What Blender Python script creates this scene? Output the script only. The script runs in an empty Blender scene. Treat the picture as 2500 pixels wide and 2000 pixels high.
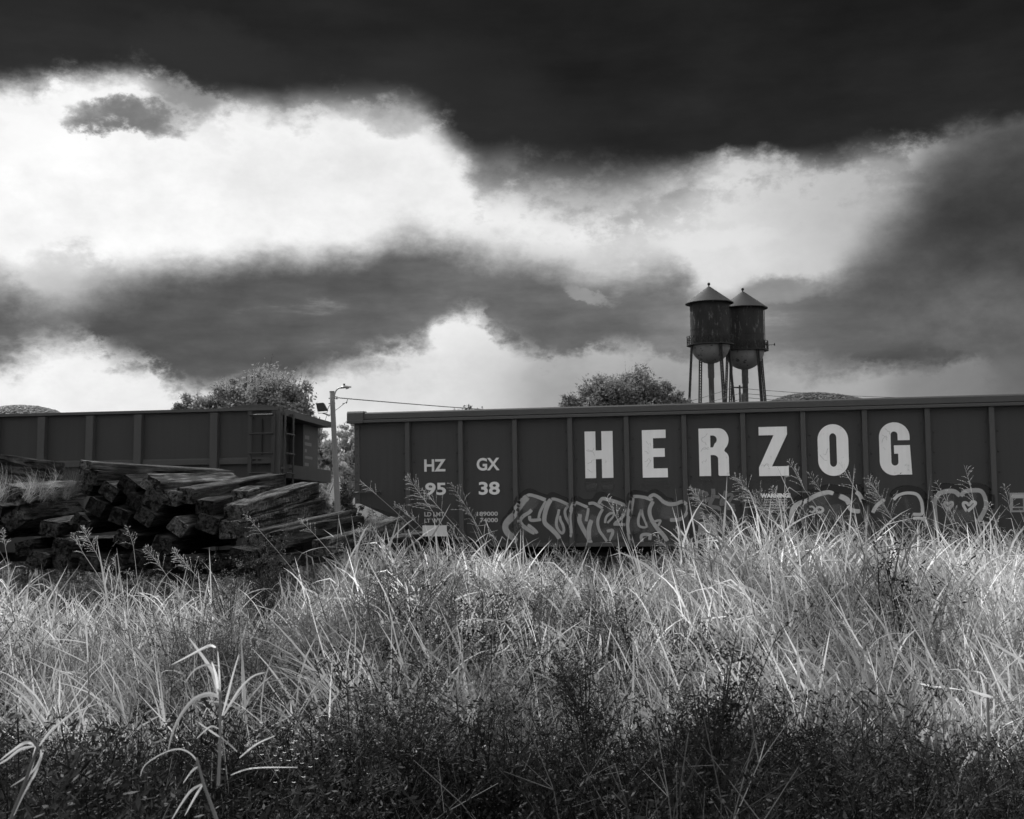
import bpy, bmesh, math, random
import numpy as np
from mathutils import Vector, Matrix, noise

random.seed(7); rng = np.random.default_rng(7)
SC = bpy.context.scene
COL = SC.collection
PI = math.pi

# ------------------------------------------------------------------ camera
F, PITCH, ROLL, EYE = 2796.4, 0.0578, 0.0158, 1.65     # focal length in px of a 2500 px wide picture
cam = bpy.data.cameras.new('camera'); cam.sensor_width = 36; cam.lens = F / 2500 * 36
cam.clip_start = 0.05; cam.clip_end = 9000
cam.dof.use_dof = True; cam.dof.focus_distance = 8.0; cam.dof.aperture_fstop = 11
co = bpy.data.objects.new('camera', cam); COL.objects.link(co); SC.camera = co
co.matrix_world = (Matrix.Translation((0, 0, EYE)) @ Matrix.Rotation(PI / 2 + PITCH, 4, 'X') @ Matrix.Rotation(-ROLL, 4, 'Z'))

def ray(px, py):
    X, Y = px - 1250, py - 1000
    c, s = math.cos(ROLL), math.sin(ROLL)
    x, y = c * X - s * Y, s * X + c * Y
    d, u = 1.0, -y / F
    return Vector((x / F, d * math.cos(PITCH) - u * math.sin(PITCH), d * math.sin(PITCH) + u * math.cos(PITCH)))
def at(px, py, Y):
    r = ray(px, py); return Vector((0, 0, EYE)) + r * (Y / r.y)
def horizon(px): return 1162 - ROLL * (px - 1250)
def azel(px, py):
    r = ray(px, py).normalized(); return math.atan2(r.x, r.y), math.asin(r.z)

# ------------------------------------------------------------------ light and exposure
SUN_AZ, SUN_EL = math.radians(-38), math.radians(46)
vs = SC.view_settings; vs.view_transform = 'Standard'; vs.look = 'None'; vs.gamma = 1; vs.exposure = 0.0
SC.cycles.max_bounces = 4; SC.cycles.diffuse_bounces = 3; SC.cycles.use_light_tree = False; SC.cycles.use_adaptive_sampling = True; SC.cycles.adaptive_threshold = 0.02; SC.cycles.adaptive_min_samples = 16; SC.cycles.transparent_max_bounces = 12; SC.cycles.use_denoising = True; SC.cycles.denoiser = 'OPENIMAGEDENOISE'; SC.cycles.denoising_input_passes = 'RGB_ALBEDO_NORMAL'; SC.cycles.denoising_prefilter = 'ACCURATE'
SC.cycles.caustics_reflective = False; SC.cycles.caustics_refractive = False
SC.cycles.sample_clamp_indirect = 6
sun = bpy.data.lights.new('sun', 'SUN'); sun.energy = 5.0; sun.angle = math.radians(0.6); sun.color = (1, 1, 1)
so = bpy.data.objects.new('sun', sun); COL.objects.link(so)
sd = Vector((math.sin(SUN_AZ) * math.cos(SUN_EL), math.cos(SUN_AZ) * math.cos(SUN_EL), math.sin(SUN_EL)))
so.rotation_euler = sd.to_track_quat('Z', 'Y').to_euler(); so.location = (-20, 10, 30)

# small expression helper for shader nodes
class E:
    tree = None
    def __init__(s, sock): s.s = sock
    @staticmethod
    def m(op, *a, clamp=False):
        n = E.tree.nodes.new('ShaderNodeMath'); n.operation = op; n.use_clamp = clamp
        for i, v in enumerate(a):
            if isinstance(v, E): E.tree.links.new(v.s, n.inputs[i])
            else: n.inputs[i].default_value = v
        return E(n.outputs[0])
    def __add__(s, o): return E.m('ADD', s, o)
    __radd__ = __add__
    def __mul__(s, o): return E.m('MULTIPLY', s, o)
    __rmul__ = __mul__
    def __sub__(s, o): return E.m('SUBTRACT', s, o)
    def __rsub__(s, o): return E.m('SUBTRACT', o, s)
    def __truediv__(s, o): return E.m('DIVIDE', s, o)
def rng_map(v, a, b, c=0.0, d=1.0, smooth=True):
    n = E.tree.nodes.new('ShaderNodeMapRange'); n.interpolation_type = 'SMOOTHSTEP' if smooth else 'LINEAR'
    for i, x in enumerate((v, a, b, c, d)):
        if isinstance(x, E): E.tree.links.new(x.s, n.inputs[i])
        else: n.inputs[i].default_value = x
    return E(n.outputs[0])
def mixv(a, b, f): return a + (b - a) * f if isinstance(a, E) or isinstance(b, E) else E.m('MULTIPLY_ADD', f, b - a, a)
def noise_n(vec, scale, detail=6, rough=0.55, dist=0.0, lac=2.0):
    n = E.tree.nodes.new('ShaderNodeTexNoise'); n.inputs['Scale'].default_value = scale
    n.inputs['Detail'].default_value = detail; n.inputs['Roughness'].default_value = rough; n.inputs['Distortion'].default_value = dist
    if vec is not None: E.tree.links.new(vec, n.inputs['Vector'])
    return E(n.outputs[0])

def build_world():
    w = bpy.data.worlds.new('World'); SC.world = w; w.use_nodes = True
    t = w.node_tree; t.nodes.clear(); E.tree = t
    tc = t.nodes.new('ShaderNodeTexCoord'); d = tc.outputs['Generated']
    sp = t.nodes.new('ShaderNodeSeparateXYZ'); t.links.new(d, sp.inputs[0])
    x, y, z = (E(sp.outputs[i]) for i in range(3))
    az = E.m('ARCTAN2', x, y); el = E.m('ARCSINE', z)
    # the clouds are stretched sideways: noise space squashed in height
    mp = t.nodes.new('ShaderNodeMapping'); mp.inputs['Scale'].default_value = (1, 1, 1.9); t.links.new(d, mp.inputs[0]); dv = mp.outputs[0]
    n1 = noise_n(dv, 7.0, 6, 0.58) - 0.5
    mp2 = t.nodes.new('ShaderNodeMapping'); mp2.inputs['Location'].default_value = (3.1, 1.7, 5.2); mp2.inputs['Scale'].default_value = (1, 1, 1.5); t.links.new(d, mp2.inputs[0])
    n2 = noise_n(mp2.outputs[0], 11.0, 7, 0.63) - 0.5
    n3 = noise_n(mp2.outputs[0], 30.0, 6, 0.64) - 0.5; bil = E.m('ABSOLUTE', n3)
    n4 = noise_n(dv, 3.0, 2, 0.5) - 0.5
    mp5 = t.nodes.new('ShaderNodeMapping'); mp5.inputs['Scale'].default_value = (1, 1, 4.5); mp5.inputs['Rotation'].default_value = (0.0, 0.10, 0.0); t.links.new(d, mp5.inputs[0]); n5 = noise_n(mp5.outputs[0], 8.0, 5, 0.58) - 0.5
    azw = az + n1 * 0.06 + n3 * 0.03; elw = el + n2 * 0.046 + n3 * 0.016
    A0, EM = 0.6, 0.6
    def fcurve(q, src, lo, hi):
        n = t.nodes.new('ShaderNodeFloatCurve'); c = n.mapping.curves[0]
        q = sorted(q); q = [(0.0, q[0][1])] + q + [(1.0, q[-1][1])]
        c.points[0].location = q[0]; c.points[1].location = q[-1]
        for a, b in q[1:-1]: c.points.new(a, b)
        n.mapping.use_clip = False; n.mapping.update()
        t.links.new(((src - lo) / (hi - lo)).s, n.inputs['Value'])
        return E(n.outputs[0])
    K = 1.1596
    def na(px, py): return (azel(px * K, py * K)[0] + A0) / (2 * A0)
    def curve(pts, src): return fcurve([(na(px, py), azel(px * K, py * K)[1] / EM) for px, py in pts], src, -A0, A0) * EM
    def tone(pts, src): return fcurve([(na(px, 430), v / 255.0) for px, v in pts], src, -A0, A0)
    def EL(py, px=1078): return azel(px * K, py * K)[1]
    # tones are display tones, turned into light at the end; bright open sky first
    up = tone([(0, 245), (300, 246), (600, 243), (900, 243), (1078, 238), (1250, 232), (1400, 226), (1550, 214), (1700, 196), (1850, 180), (2156, 150)], azw)
    lo = tone([(0, 240), (250, 240), (450, 228), (700, 222), (850, 226), (940, 232), (1010, 226), (1090, 206), (1180, 184), (1260, 190), (1400, 178), (1650, 192), (1780, 196), (1900, 160), (2050, 145), (2156, 120)], azw)
    L = mixv(lo, up, rng_map(el, EL(760), EL(560)))
    L = L * (1.0 + n2 * 0.20 + n1 * 0.14 + n3 * 0.10)
    L = mixv(L, L * 0.86, rng_map(el, EL(690), EL(850)) * rng_map(az, -0.15, 0.1))
    # streaky mid cloud
    top2 = curve([(0, 566), (60, 588), (110, 596), (160, 588), (205, 562), (250, 556), (300, 542), (350, 530), (420, 530), (500, 522), (600, 516), (700, 516), (760, 520), (820, 500), (880, 486), (950, 492), (1020, 510), (1090, 526), (1160, 542), (1228, 558), (1300, 544), (1370, 534), (1430, 554), (1475, 590), (1540, 602), (1590, 568), (1650, 562), (1750, 566), (1850, 540), (2156, 500)], azw)
    bot2 = curve([(0, 760), (50, 732), (95, 714), (150, 708), (190, 713), (225, 736), (260, 748), (310, 768), (360, 792), (410, 812), (460, 816), (520, 804), (600, 797), (650, 782), (700, 758), (760, 744), (820, 726), (880, 720), (920, 700), (950, 670), (990, 653), (1020, 656), (1040, 690), (1070, 712), (1128, 740), (1180, 750), (1240, 736), (1300, 722), (1360, 730), (1450, 754), (1560, 752), (1650, 756), (1720, 766), (1820, 772), (1920, 774), (2000, 764), (2050, 735), (2100, 735), (2156, 722)], azw)
    bot2 = bot2 - 0.009; top2 = top2 - 0.007
    soft_t = rng_map(n4, -0.12, 0.12, 0.006, 0.034, False)
    soft_b = rng_map(n2, -0.12, 0.12, 0.005, 0.020, False)
    m2 = rng_map(top2 - elw, soft_t * -1.0, soft_t * 1.3) * rng_map(elw - bot2 + bil * 0.05 - 0.006, soft_b * -1.0, soft_b * 1.4)
    m2v = tone([(0, 96), (250, 92), (600, 93), (900, 102), (1080, 110), (1200, 112), (1300, 108), (1450, 122), (1600, 118), (1750, 102), (1950, 92), (2156, 95)], azw)
    L = mixv(L, m2v * (1.0 + n1 * 0.34 + n2 * 0.26 + n3 * 0.14 + n5 * 0.65), m2 * rng_map(n5 + n2 * 0.5, 0.26, 0.08, 0.72, 1.0))
    # grey mass on the right
    edge3 = fcurve([(azel(1800 * K, py * K)[1] / EM, na(px, py)) for px, py in [(2010, 255), (1960, 310), (1900, 370), (1850, 430), (1810, 490), (1790, 550), (1780, 610), (1800, 700), (1900, 745), (2050, 765)]], elw, 0.0, EM) * (2 * A0) - A0
    m3 = rng_map(azw - edge3, -0.018, 0.055)
    a8, e8 = azel(2080 * K, 0)[0], EL(455, 2080)
    core = E.m('EXPONENT', ((az - a8) * (az - a8) / 0.010 + (el - e8) * (el - e8) / 0.0022) * -1.0)
    L = mixv(L, (0.385 - core * 0.14) * (1.0 + n1 * 0.7 + n2 * 0.6 + n3 * 0.25), m3 * 0.97)
    # the dark lid
    e1 = curve([(0, 146), (60, 140), (120, 130), (170, 120), (230, 114), (300, 112), (345, 130), (400, 152), (450, 178), (500, 188), (560, 194), (610, 200), (660, 192), (720, 196), (800, 204), (860, 208), (910, 236), (950, 278), (990, 326), (1030, 370), (1075, 368), (1130, 386), (1200, 404), (1318, 394), (1378, 374), (1478, 340), (1528, 309), (1628, 306), (1700, 314), (1753, 310), (1803, 280), (1878, 272), (1953, 276), (2003, 258), (2078, 232), (2156, 226)], azw)
    e1 = e1 - 0.015
    soft1 = rng_map(n4 + n2 * 0.4, -0.12, 0.12, 0.007, 0.034, False) * rng_map(az, -0.36, -0.05, 0.45, 1.0)
    wisp = rng_map(n2 + n3 * 0.6, 0.00, 0.16) * rng_map(e1 - el, 0.075, 0.0)
    L = mixv(L, L * 0.62, wisp * rng_map(az, -0.38, -0.10, 0.12, 0.42))
    m1 = rng_map(elw - e1 - bil * 0.03 + 0.003, soft1 * -0.7, soft1 * 1.9)
    dk = 0.135 + rng_map(el - e1, 0.12, 0.0, 0.0, 0.035) + n1 * 0.10 + n5 * 0.07
    L = mixv(L, E.m('MAXIMUM', dk, 0.10), m1)
    L = E.m('MAXIMUM', L, 0.05)
    def blob(px, py, rx, ry, k=0.5, wob=1.0):
        a, e = azel(px * K, py * K)
        da = (az + n1 * (0.05 * wob) + n3 * (0.03 * wob) - a) / (rx * K / F); de = (el + n2 * (0.04 * wob) + n3 * (0.022 * wob) - e) / (ry * K / F)
        de = de + da * k
        return rng_map(da * da + de * de, 1.6, 0.05)
    L = mixv(L, 0.205, blob(440, 105, 190, 60, 0.2) * 0.6 * m1); L = mixv(L, 0.19, blob(980, 170, 190, 90, 0.3) * 0.5 * m1)
    L = mixv(L, 0.40, blob(286, 240, 92, 40, 0.35, 2.4) * 0.9); L = mixv(L, 0.55, blob(345, 215, 90, 40, -0.4, 2.8) * 0.55)
    L = mixv(L, 0.45, blob(378, 190, 60, 34, 0.5, 1.6) * 0.55)
    L = mixv(L, 0.62, blob(830, 255, 90, 36, 0.3, 1.4) * 0.5)
    L = mixv(L, 0.66, blob(1226, 634, 46, 22, 0.9, 2.0) * 0.6)
    L = mixv(L, 0.62, blob(1640, 612, 80, 24, -.3, 1.3) * 0.6)
    L = mixv(L, 0.90, blob(1500, 500, 140, 22, -.2) * 0.6)
    L = mixv(L, 0.55, blob(150, 560, 80, 40, -.2, 1.4) * 0.35)
    L = E.m('POWER', E.m('MAXIMUM', L, 0.05), 2.25)
    # the rest of the sky carries on as broken cloud
    gen = rng_map(noise_n(dv, 2.2, 4, 0.55), 0.50, 0.74); genL = E.m('POWER', mixv(0.97, 0.36, gen), 2.25)
    genL = mixv(genL, 0.10, rng_map(el, -0.004, -0.03))
    out = E.m('MAXIMUM', rng_map(E.m('ABSOLUTE', az), 0.47, 0.70), E.m('MAXIMUM', rng_map(el, 0.44, 0.70), rng_map(el, -0.01, -0.03)))
    # clear air behind the clouds
    sk = t.nodes.new('ShaderNodeTexSky'); sk.sky_type = 'NISHITA'; sk.sun_disc = False
    sk.sun_elevation = SUN_EL; sk.sun_rotation = SUN_AZ; sk.dust_density = 2.0
    bw = t.nodes.new('ShaderNodeRGBToBW'); t.links.new(sk.outputs[0], bw.inputs[0])
    air = E(bw.outputs[0]) * 0.0008
    def background(v):
        cmb = t.nodes.new('ShaderNodeCombineColor')
        for i in range(3): t.links.new(v.s, cmb.inputs[i])
        bg = t.nodes.new('ShaderNodeBackground'); t.links.new(cmb.outputs[0], bg.inputs[0]); bg.inputs[1].default_value = 1.0; return bg
    mx = t.nodes.new('ShaderNodeMixShader'); t.links.new(out.s, mx.inputs[0]); t.links.new(background(L + air).outputs[0], mx.inputs[1]); t.links.new(background(genL + air).outputs[0], mx.inputs[2])
    o = t.nodes.new('ShaderNodeOutputWorld'); t.links.new(mx.outputs[0], o.inputs[0])
    w.cycles.sampling_method = 'MANUAL'; w.cycles.sample_map_resolution = 512
build_world()

# ------------------------------------------------------------------ materials (all neutral greys)
MATS = {}
def grey(name, v, rough=0.6, var=0.25, scale=6.0, bump=0.0, bscale=40.0, metal=0.0, stretch=(1, 1, 1), spec=0.5, streak=0.0, patches=None):
    m = bpy.data.materials.new(name); m.use_nodes = True; t = m.node_tree; E.tree = t
    p = t.nodes['Principled BSDF']
    tc = t.nodes.new('ShaderNodeTexCoord'); mp = t.nodes.new('ShaderNodeMapping'); mp.inputs['Scale'].default_value = stretch
    t.links.new(tc.outputs['Object'], mp.inputs[0]); vec = mp.outputs[0]
    oi = t.nodes.new('ShaderNodeObjectInfo')
    va = noise_n(vec, scale, 7, 0.6)
    L = (1.0 + (va - 0.5) * (2 * var)) * v
    L = L * (0.92 + E(oi.outputs['Random']) * 0.16)
    if streak:
        ms = t.nodes.new('ShaderNodeMapping'); ms.inputs['Scale'].default_value = (9, 9, 0.35); t.links.new(tc.outputs['Object'], ms.inputs[0])
        L = L * (1.0 + (noise_n(ms.outputs[0], 1.5, 5, 0.6) - 0.5) * (2 * streak))
    if patches:
        pv, ps, p0, p1 = patches
        L = mixv(L, pv, rng_map(noise_n(vec, ps, 8, 0.68), p0, p1))
    c = t.nodes.new('ShaderNodeCombineColor')
    for i in range(3): t.links.new(L.s, c.inputs[i])
    t.links.new(c.outputs[0], p.inputs['Base Color'])
    p.inputs['Metallic'].default_value = metal; p.inputs['Specular IOR Level'].default_value = spec
    rr = (va - 0.5) * 0.25 + rough; t.links.new(rr.s, p.inputs['Roughness'])
    if bump:
        b = t.nodes.new('ShaderNodeBump'); b.inputs['Strength'].default_value = bump; b.inputs['Distance'].default_value = 0.01
        t.links.new(noise_n(vec, bscale, 6, 0.62).s, b.inputs['Height']); t.links.new(b.outputs[0], p.inputs['Normal'])
    MATS[name] = m; return m
def leafy(name, lo, hi, trans=0.35, rough=0.5, spec=0.3, wave=None):
    m = bpy.data.materials.new(name); m.use_nodes = True; t = m.node_tree; E.tree = t
    p = t.nodes['Principled BSDF']; oi = t.nodes.new('ShaderNodeObjectInfo')
    at_ = t.nodes.new('ShaderNodeAttribute'); at_.attribute_name = 'tone'
    f = E(oi.outputs['Random']) * 0.45 + E(at_.outputs['Fac']) * 0.55
    L = mixv(lo, hi, E.m('POWER', f, 1.5))
    if wave:
        g = t.nodes.new('ShaderNodeNewGeometry'); L = L * rng_map(noise_n(g.outputs['Position'], wave * 0.6, 3, 0.6), 0.34, 0.66, 0.26, 1.75, False)
    c = t.nodes.new('ShaderNodeCombineColor')
    for i in range(3): t.links.new(L.s, c.inputs[i])
    t.links.new(c.outputs[0], p.inputs['Base Color']); p.inputs['Roughness'].default_value = rough; p.inputs['Specular IOR Level'].default_value = spec
    tr = t.nodes.new('ShaderNodeBsdfTranslucent'); t.links.new(c.outputs[0], tr.inputs[0])
    mx = t.nodes.new('ShaderNodeMixShader'); mx.inputs[0].default_value = trans
    t.links.new(p.outputs[0], mx.inputs[1]); t.links.new(tr.outputs[0], mx.inputs[2]); t.links.new(mx.outputs[0], t.nodes['Material Output'].inputs[0])
    MATS[name] = m; return m
def spray(name, v, strength=1.0, var=0.25):
    m = bpy.data.materials.new(name); m.use_nodes = True; t = m.node_tree; E.tree = t
    p = t.nodes['Principled BSDF']; p.inputs['Roughness'].default_value = 0.6
    tc = t.nodes.new('ShaderNodeTexCoord')
    L = (1.0 + (noise_n(tc.outputs['Object'], 9, 5, 0.6) - 0.5) * (2 * var)) * v
    c = t.nodes.new('ShaderNodeCombineColor')
    for i in range(3): t.links.new(L.s, c.inputs[i])
    t.links.new(c.outputs[0], p.inputs['Base Color'])
    a = t.nodes.new('ShaderNodeAttribute'); a.attribute_name = 'cover'
    al = rng_map(E(a.outputs['Fac']) + (noise_n(tc.outputs['Object'], 120, 3, 0.6) - 0.5) * 0.35, 0.1, 0.8) * strength
    t.links.new(al.s, p.inputs['Alpha'])
    MATS[name] = m; return m

grey('soil', 0.040, 0.95, 0.4, 3.0, 0.6, 30)
grey('ballast', 0.07, 0.95, 0.5, 14.0, 1.0, 40)
grey('car_paint', 0.036, 0.55, 0.20, 1.2, 0.0, 60, streak=0.22, spec=0.35)
grey('car_frame', 0.058, 0.55, 0.12, 2.0, 0.0, 60, spec=0.35, streak=0.06)
grey('car_under', 0.016, 0.8, 0.3, 5.0, 0.3, 30, spec=0.2)
grey('rivet', 0.022, 0.6, 0.1, 5.0)
grey('letter_white', 0.78, 0.6, 0.07, 5.0, 0.05, 60, streak=0.10, patches=(0.36, 9.0, 0.60, 0.78))
grey('letter_small', 0.64, 0.6, 0.08, 8.0)
grey('letter_dull', 0.42, 0.6, 0.12, 8.0)
grey('plate', 0.66, 0.6, 0.08, 6.0)
grey('plate_dull', 0.27, 0.6, 0.10, 6.0)
grey('crack', 0.20, 0.8, 0.2, 8.0)
grey('car2_paint', 0.035, 0.65, 0.15, 1.6, 0.0, 50, streak=0.18, spec=0.3)
grey('car2_frame', 0.056, 0.65, 0.15, 2.0, 0.0, 50, streak=0.15, spec=0.3, patches=(0.05, 6.0, 0.58, 0.66))
grey('creosote', 0.030, 0.95, 0.8, 2.2, 1.0, 9, stretch=(0.5, 9, 9), spec=0.08, patches=(0.11, 6.0, 0.60, 0.72))
grey('creosote_grey', 0.052, 0.95, 0.9, 2.2, 1.0, 9, stretch=(0.5, 9, 9), spec=0.08, patches=(0.17, 6.0, 0.58, 0.72))
grey('moss_wood', 0.050, 0.95, 0.8, 9.0, 1.0, 40, spec=0.05, patches=(0.19, 38.0, 0.48, 0.66))
grey('pole_wood', 0.19, 0.85, 0.2, 2.0, 0.5, 14, stretch=(8, 8, 0.6), streak=0.12, spec=0.15)
grey('lamp_metal', 0.30, 0.45, 0.1, 4.0, metal=0.3)
grey('black_metal', 0.014, 0.55, 0.2, 8.0)
grey('lamp_glass', 0.45, 0.25, 0.1, 4.0)
grey('wire', 0.03, 0.6, 0.1, 4.0)
grey('tank_rust', 0.032, 0.85, 0.7, 0.8, 0.3, 3, streak=0.0, stretch=(1, 1, 0.3), spec=0.15, patches=(0.12, 2.4, 0.55, 0.68))
grey('tank_bowl', 0.20, 0.8, 0.35, 0.7, 0.2, 3, spec=0.1, patches=(0.03, 1.6, 0.57, 0.63))
grey('tank_roof', 0.026, 0.7, 0.35, 0.7, 0.2, 3, stretch=(1, 1, 1.5), spec=0.2)
grey('tower_steel', 0.030, 0.7, 0.3, 1.0, spec=0.2)
grey('tower_pipe', 0.085, 0.75, 0.5, 0.6, stretch=(1, 1, 0.5), spec=0.2, patches=(0.22, 0.5, 0.55, 0.65))
grey('rail_steel', 0.08, 0.5, 0.3, 3.0, metal=0.4)
grey('bark', 0.06, 0.9, 0.4, 5.0, 0.8, 20, stretch=(3, 3, 0.6))
leafy('stem_dark', 0.006, 0.03, 0.0, 0.7, 0.2)
grey('dark_stem', 0.014, 0.85, 0.3, 9.0, 0.4, 60)
grey('hill_floor', 0.09, 0.95, 0.4, 0.02)
leafy('grass_tan', 0.20, 0.88, 0.48, 0.45, 0.5, wave=1.1)
leafy('grass_pale', 0.55, 0.88, 0.45, 0.40, 0.6)
leafy('grass_mid', 0.12, 0.46, 0.48, 0.5, 0.35, wave=1.3)
leafy('seed', 0.34, 0.80, 0.35, 0.6, 0.3)
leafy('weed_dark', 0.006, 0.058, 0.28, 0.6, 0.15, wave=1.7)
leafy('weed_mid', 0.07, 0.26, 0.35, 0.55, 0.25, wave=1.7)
leafy('flower', 0.65, 0.85, 0.3, 0.6, 0.2)
leafy('tree_leaf', 0.20, 0.36, 0.42, 0.6, 0.10)
leafy('tree_leaf_pale', 0.48, 0.76, 0.45, 0.6, 0.12)
leafy('tree_leaf_dark', 0.05, 0.15, 0.35, 0.5, 0.3)
leafy('far_leaf', 0.11, 0.17, 0.30, 0.6, 0.2)
spray('paint_grey', 0.33); spray('paint_dark', 0.006, 0.95); spray('paint_dim', 0.16, 0.85); spray('paint_faint', 0.115, 0.65); spray('paint_bright', 0.50); spray('paint_ghost', 0.052, 0.8)

# ------------------------------------------------------------------ mesh and object helpers
class MB:
    def __init__(s): s.v = []; s.f = []; s.a = []; s.smooth = False
    def add(s, vs, fs, a=None):
        o = len(s.v); s.v += [tuple(v) for v in vs]; s.f += [tuple(i + o for i in f) for f in fs]
        if a is None: a = [0.5] * len(vs)
        s.a += list(a); return s
    def box(s, x0, x1, y0, y1, z0, z1):
        return s.add([(x0, y0, z0), (x1, y0, z0), (x1, y1, z0), (x0, y1, z0), (x0, y0, z1), (x1, y0, z1), (x1, y1, z1), (x0, y1, z1)],
                     [(0, 3, 2, 1), (4, 5, 6, 7), (0, 1, 5, 4), (1, 2, 6, 5), (2, 3, 7, 6), (3, 0, 4, 7)])
    def prism(s, poly, d0, d1, axis='x'):
        """poly in the plane across the axis: (y,z) for x, (x,z) for y, (x,y) for z"""
        n = len(poly)
        mk = {'x': lambda p, d: (d, p[0], p[1]), 'y': lambda p, d: (p[0], d, p[1]), 'z': lambda p, d: (p[0], p[1], d)}[axis]
        vs = [mk(p, d0) for p in poly] + [mk(p, d1) for p in poly]
        return s.add(vs, [tuple(range(n))[::-1], tuple(range(n, 2 * n))] + [(i, (i + 1) % n, (i + 1) % n + n, i + n) for i in range(n)])
    def tube(s, path, r, sides=6, tone=0.5, cap=True):
        path = [Vector(p) for p in path]; n = len(path)
        rs = r if hasattr(r, '__len__') else [r] * n
        o = len(s.v); ref = Vector((0.13, 0.31, 0.94))
        for i, p in enumerate(path):
            d = (path[min(i + 1, n - 1)] - path[max(i - 1, 0)]).normalized()
            if abs(d.dot(ref)) > 0.97: rf = Vector((1, 0, 0))
            else: rf = ref
            u = d.cross(rf).normalized(); w = d.cross(u)
            for k in range(sides):
                a = 2 * PI * k / sides
                s.v.append(tuple(p + (u * math.cos(a) + w * math.sin(a)) * rs[i])); s.a.append(tone)
        for i in range(n - 1):
            for k in range(sides):
                k2 = (k + 1) % sides
                s.f.append((o + i * sides + k, o + i * sides + k2, o + (i + 1) * sides + k2, o + (i + 1) * sides + k))
        if cap and sides > 2:
            s.f.append(tuple(o + k for k in range(sides))[::-1]); s.f.append(tuple(o + (n - 1) * sides + k for k in range(sides)))
        return s
    def lathe(s, prof, c=(0, 0, 0), seg=32):
        """prof: (radius, z)"""
        o = len(s.v); n = len(prof)
        for r, z in prof:
            for k in range(seg):
                a = 2 * PI * k / seg; s.v.append((c[0] + r * math.cos(a), c[1] + r * math.sin(a), c[2] + z)); s.a.append(0.5)
        for i in range(n - 1):
            for k in range(seg):
                k2 = (k + 1) % seg; s.f.append((o + i * seg + k, o + i * seg + k2, o + (i + 1) * seg + k2, o + (i + 1) * seg + k))
        return s
    def ribbon(s, path, ws, nrm=None, tone=0.5):
        """flat blade along a path; widths per point; nrm = side direction hint"""
        n = len(path); o = len(s.v)
        for i, p in enumerate(path):
            d = (path[min(i + 1, n - 1)] - path[max(i - 1, 0)])
            sd_ = d.cross(nrm) if nrm is not None else d.cross(Vector((0, 0, 1)))
            if sd_.length < 1e-6: sd_ = Vector((1, 0, 0))
            sd_.normalize(); w = ws[i] * 0.5
            s.v.append(tuple(p + sd_ * w)); s.v.append(tuple(p - sd_ * w)); s.a += [tone, tone]
        for i in range(n - 1):
            a = o + 2 * i; s.f.append((a, a + 1, a + 3, a + 2))
        return s
    def mesh(s, name, mat=None, smooth=False, attr=None):
        me = bpy.data.meshes.new(name); me.from_pydata(s.v, [], s.f)
        if attr:
            a = me.attributes.new(attr, 'FLOAT', 'POINT'); a.data.foreach_set('value', np.asarray(s.a, dtype=np.float32))
        if smooth: me.polygons.foreach_set('use_smooth', [True] * len(me.polygons))
        if mat: me.materials.append(MATS[mat])
        me.update(); return me
    def build(s, name, mat, parent=None, smooth=False, attr=None, loc=None):
        return obj(name, s.mesh(name, mat, smooth, attr), parent, loc)
def obj(name, me, parent=None, loc=None):
    o = bpy.data.objects.new(name, me); COL.objects.link(o)
    if parent is not None: o.parent = parent
    if loc is not None: o.location = loc
    return o
def tag(o, label=None, cat=None, group=None, kind=None):
    if label: o['label'] = label
    if cat: o['category'] = cat
    if group: o['group'] = group
    if kind: o['kind'] = kind
    return o
def empty(name, loc=(0, 0, 0), rz=0.0):
    o = bpy.data.objects.new(name, None); COL.objects.link(o); o.location = loc; o.rotation_euler = (0, 0, rz); o.empty_display_size = 0.2
    return o
def catmull(pts, n=8):
    out = []
    P = [pts[0]] + list(pts) + [pts[-1]]
    for i in range(1, len(P) - 2):
        p0, p1, p2, p3 = (np.array(P[j], float) for j in (i - 1, i, i + 1, i + 2))
        for k in range(n):
            t_ = k / n
            out.append(0.5 * ((2 * p1) + (-p0 + p2) * t_ + (2 * p0 - 5 * p1 + 4 * p2 - p3) * t_ ** 2 + (-p0 + 3 * p1 - 3 * p2 + p3) * t_ ** 3))
    out.append(np.array(P[-2], float)); return out

# ------------------------------------------------------------------ the two wagons' frames of reference
RAIL_Z = -0.42
PHI = 0.2133
CO = Vector((-2.6219, 19.048, RAIL_Z))                   # lower left corner of the lettered wagon's near side
CU = Vector((math.cos(PHI), -math.sin(PHI), 0)); CN = Vector((math.sin(PHI), math.cos(PHI), 0))
def plane(px, py):
    """pixel -> (t along the side, height above the rail) on the lettered wagon's near side"""
    r = ray(px, py); e = Vector((0, 0, EYE)); k = (CO - e).dot(CN) / r.dot(CN); p = e + r * k - CO
    return p.dot(CU), p.z
def track_d(x, y): return (Vector((x, y, 0)) - Vector((CO.x, CO.y, 0))).dot(CN)

def smooth01(a, b, v):
    t_ = min(1, max(0, (v - a) / (b - a))); return t_ * t_ * (3 - 2 * t_)
def ground_z(x, y):
    z = -0.62 * smooth01(6.5, 15.5, y) - 0.25 * smooth01(24, 34, y) - 1.2 * smooth01(34, 60, y)
    z += noise.noise((x * 0.5, y * 0.5, 1.3)) * 0.10 * smooth01(0, 3, y) + noise.noise((x * 0.13, y * 0.13, 5.3)) * 0.12
    d = track_d(x, y)
    z = max(z, -0.66 + 0.16 * (smooth01(-2.6, -0.7, d) - smooth01(3.8, 5.6, d)) if -2.6 < d < 5.6 else -99)
    return z

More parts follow.
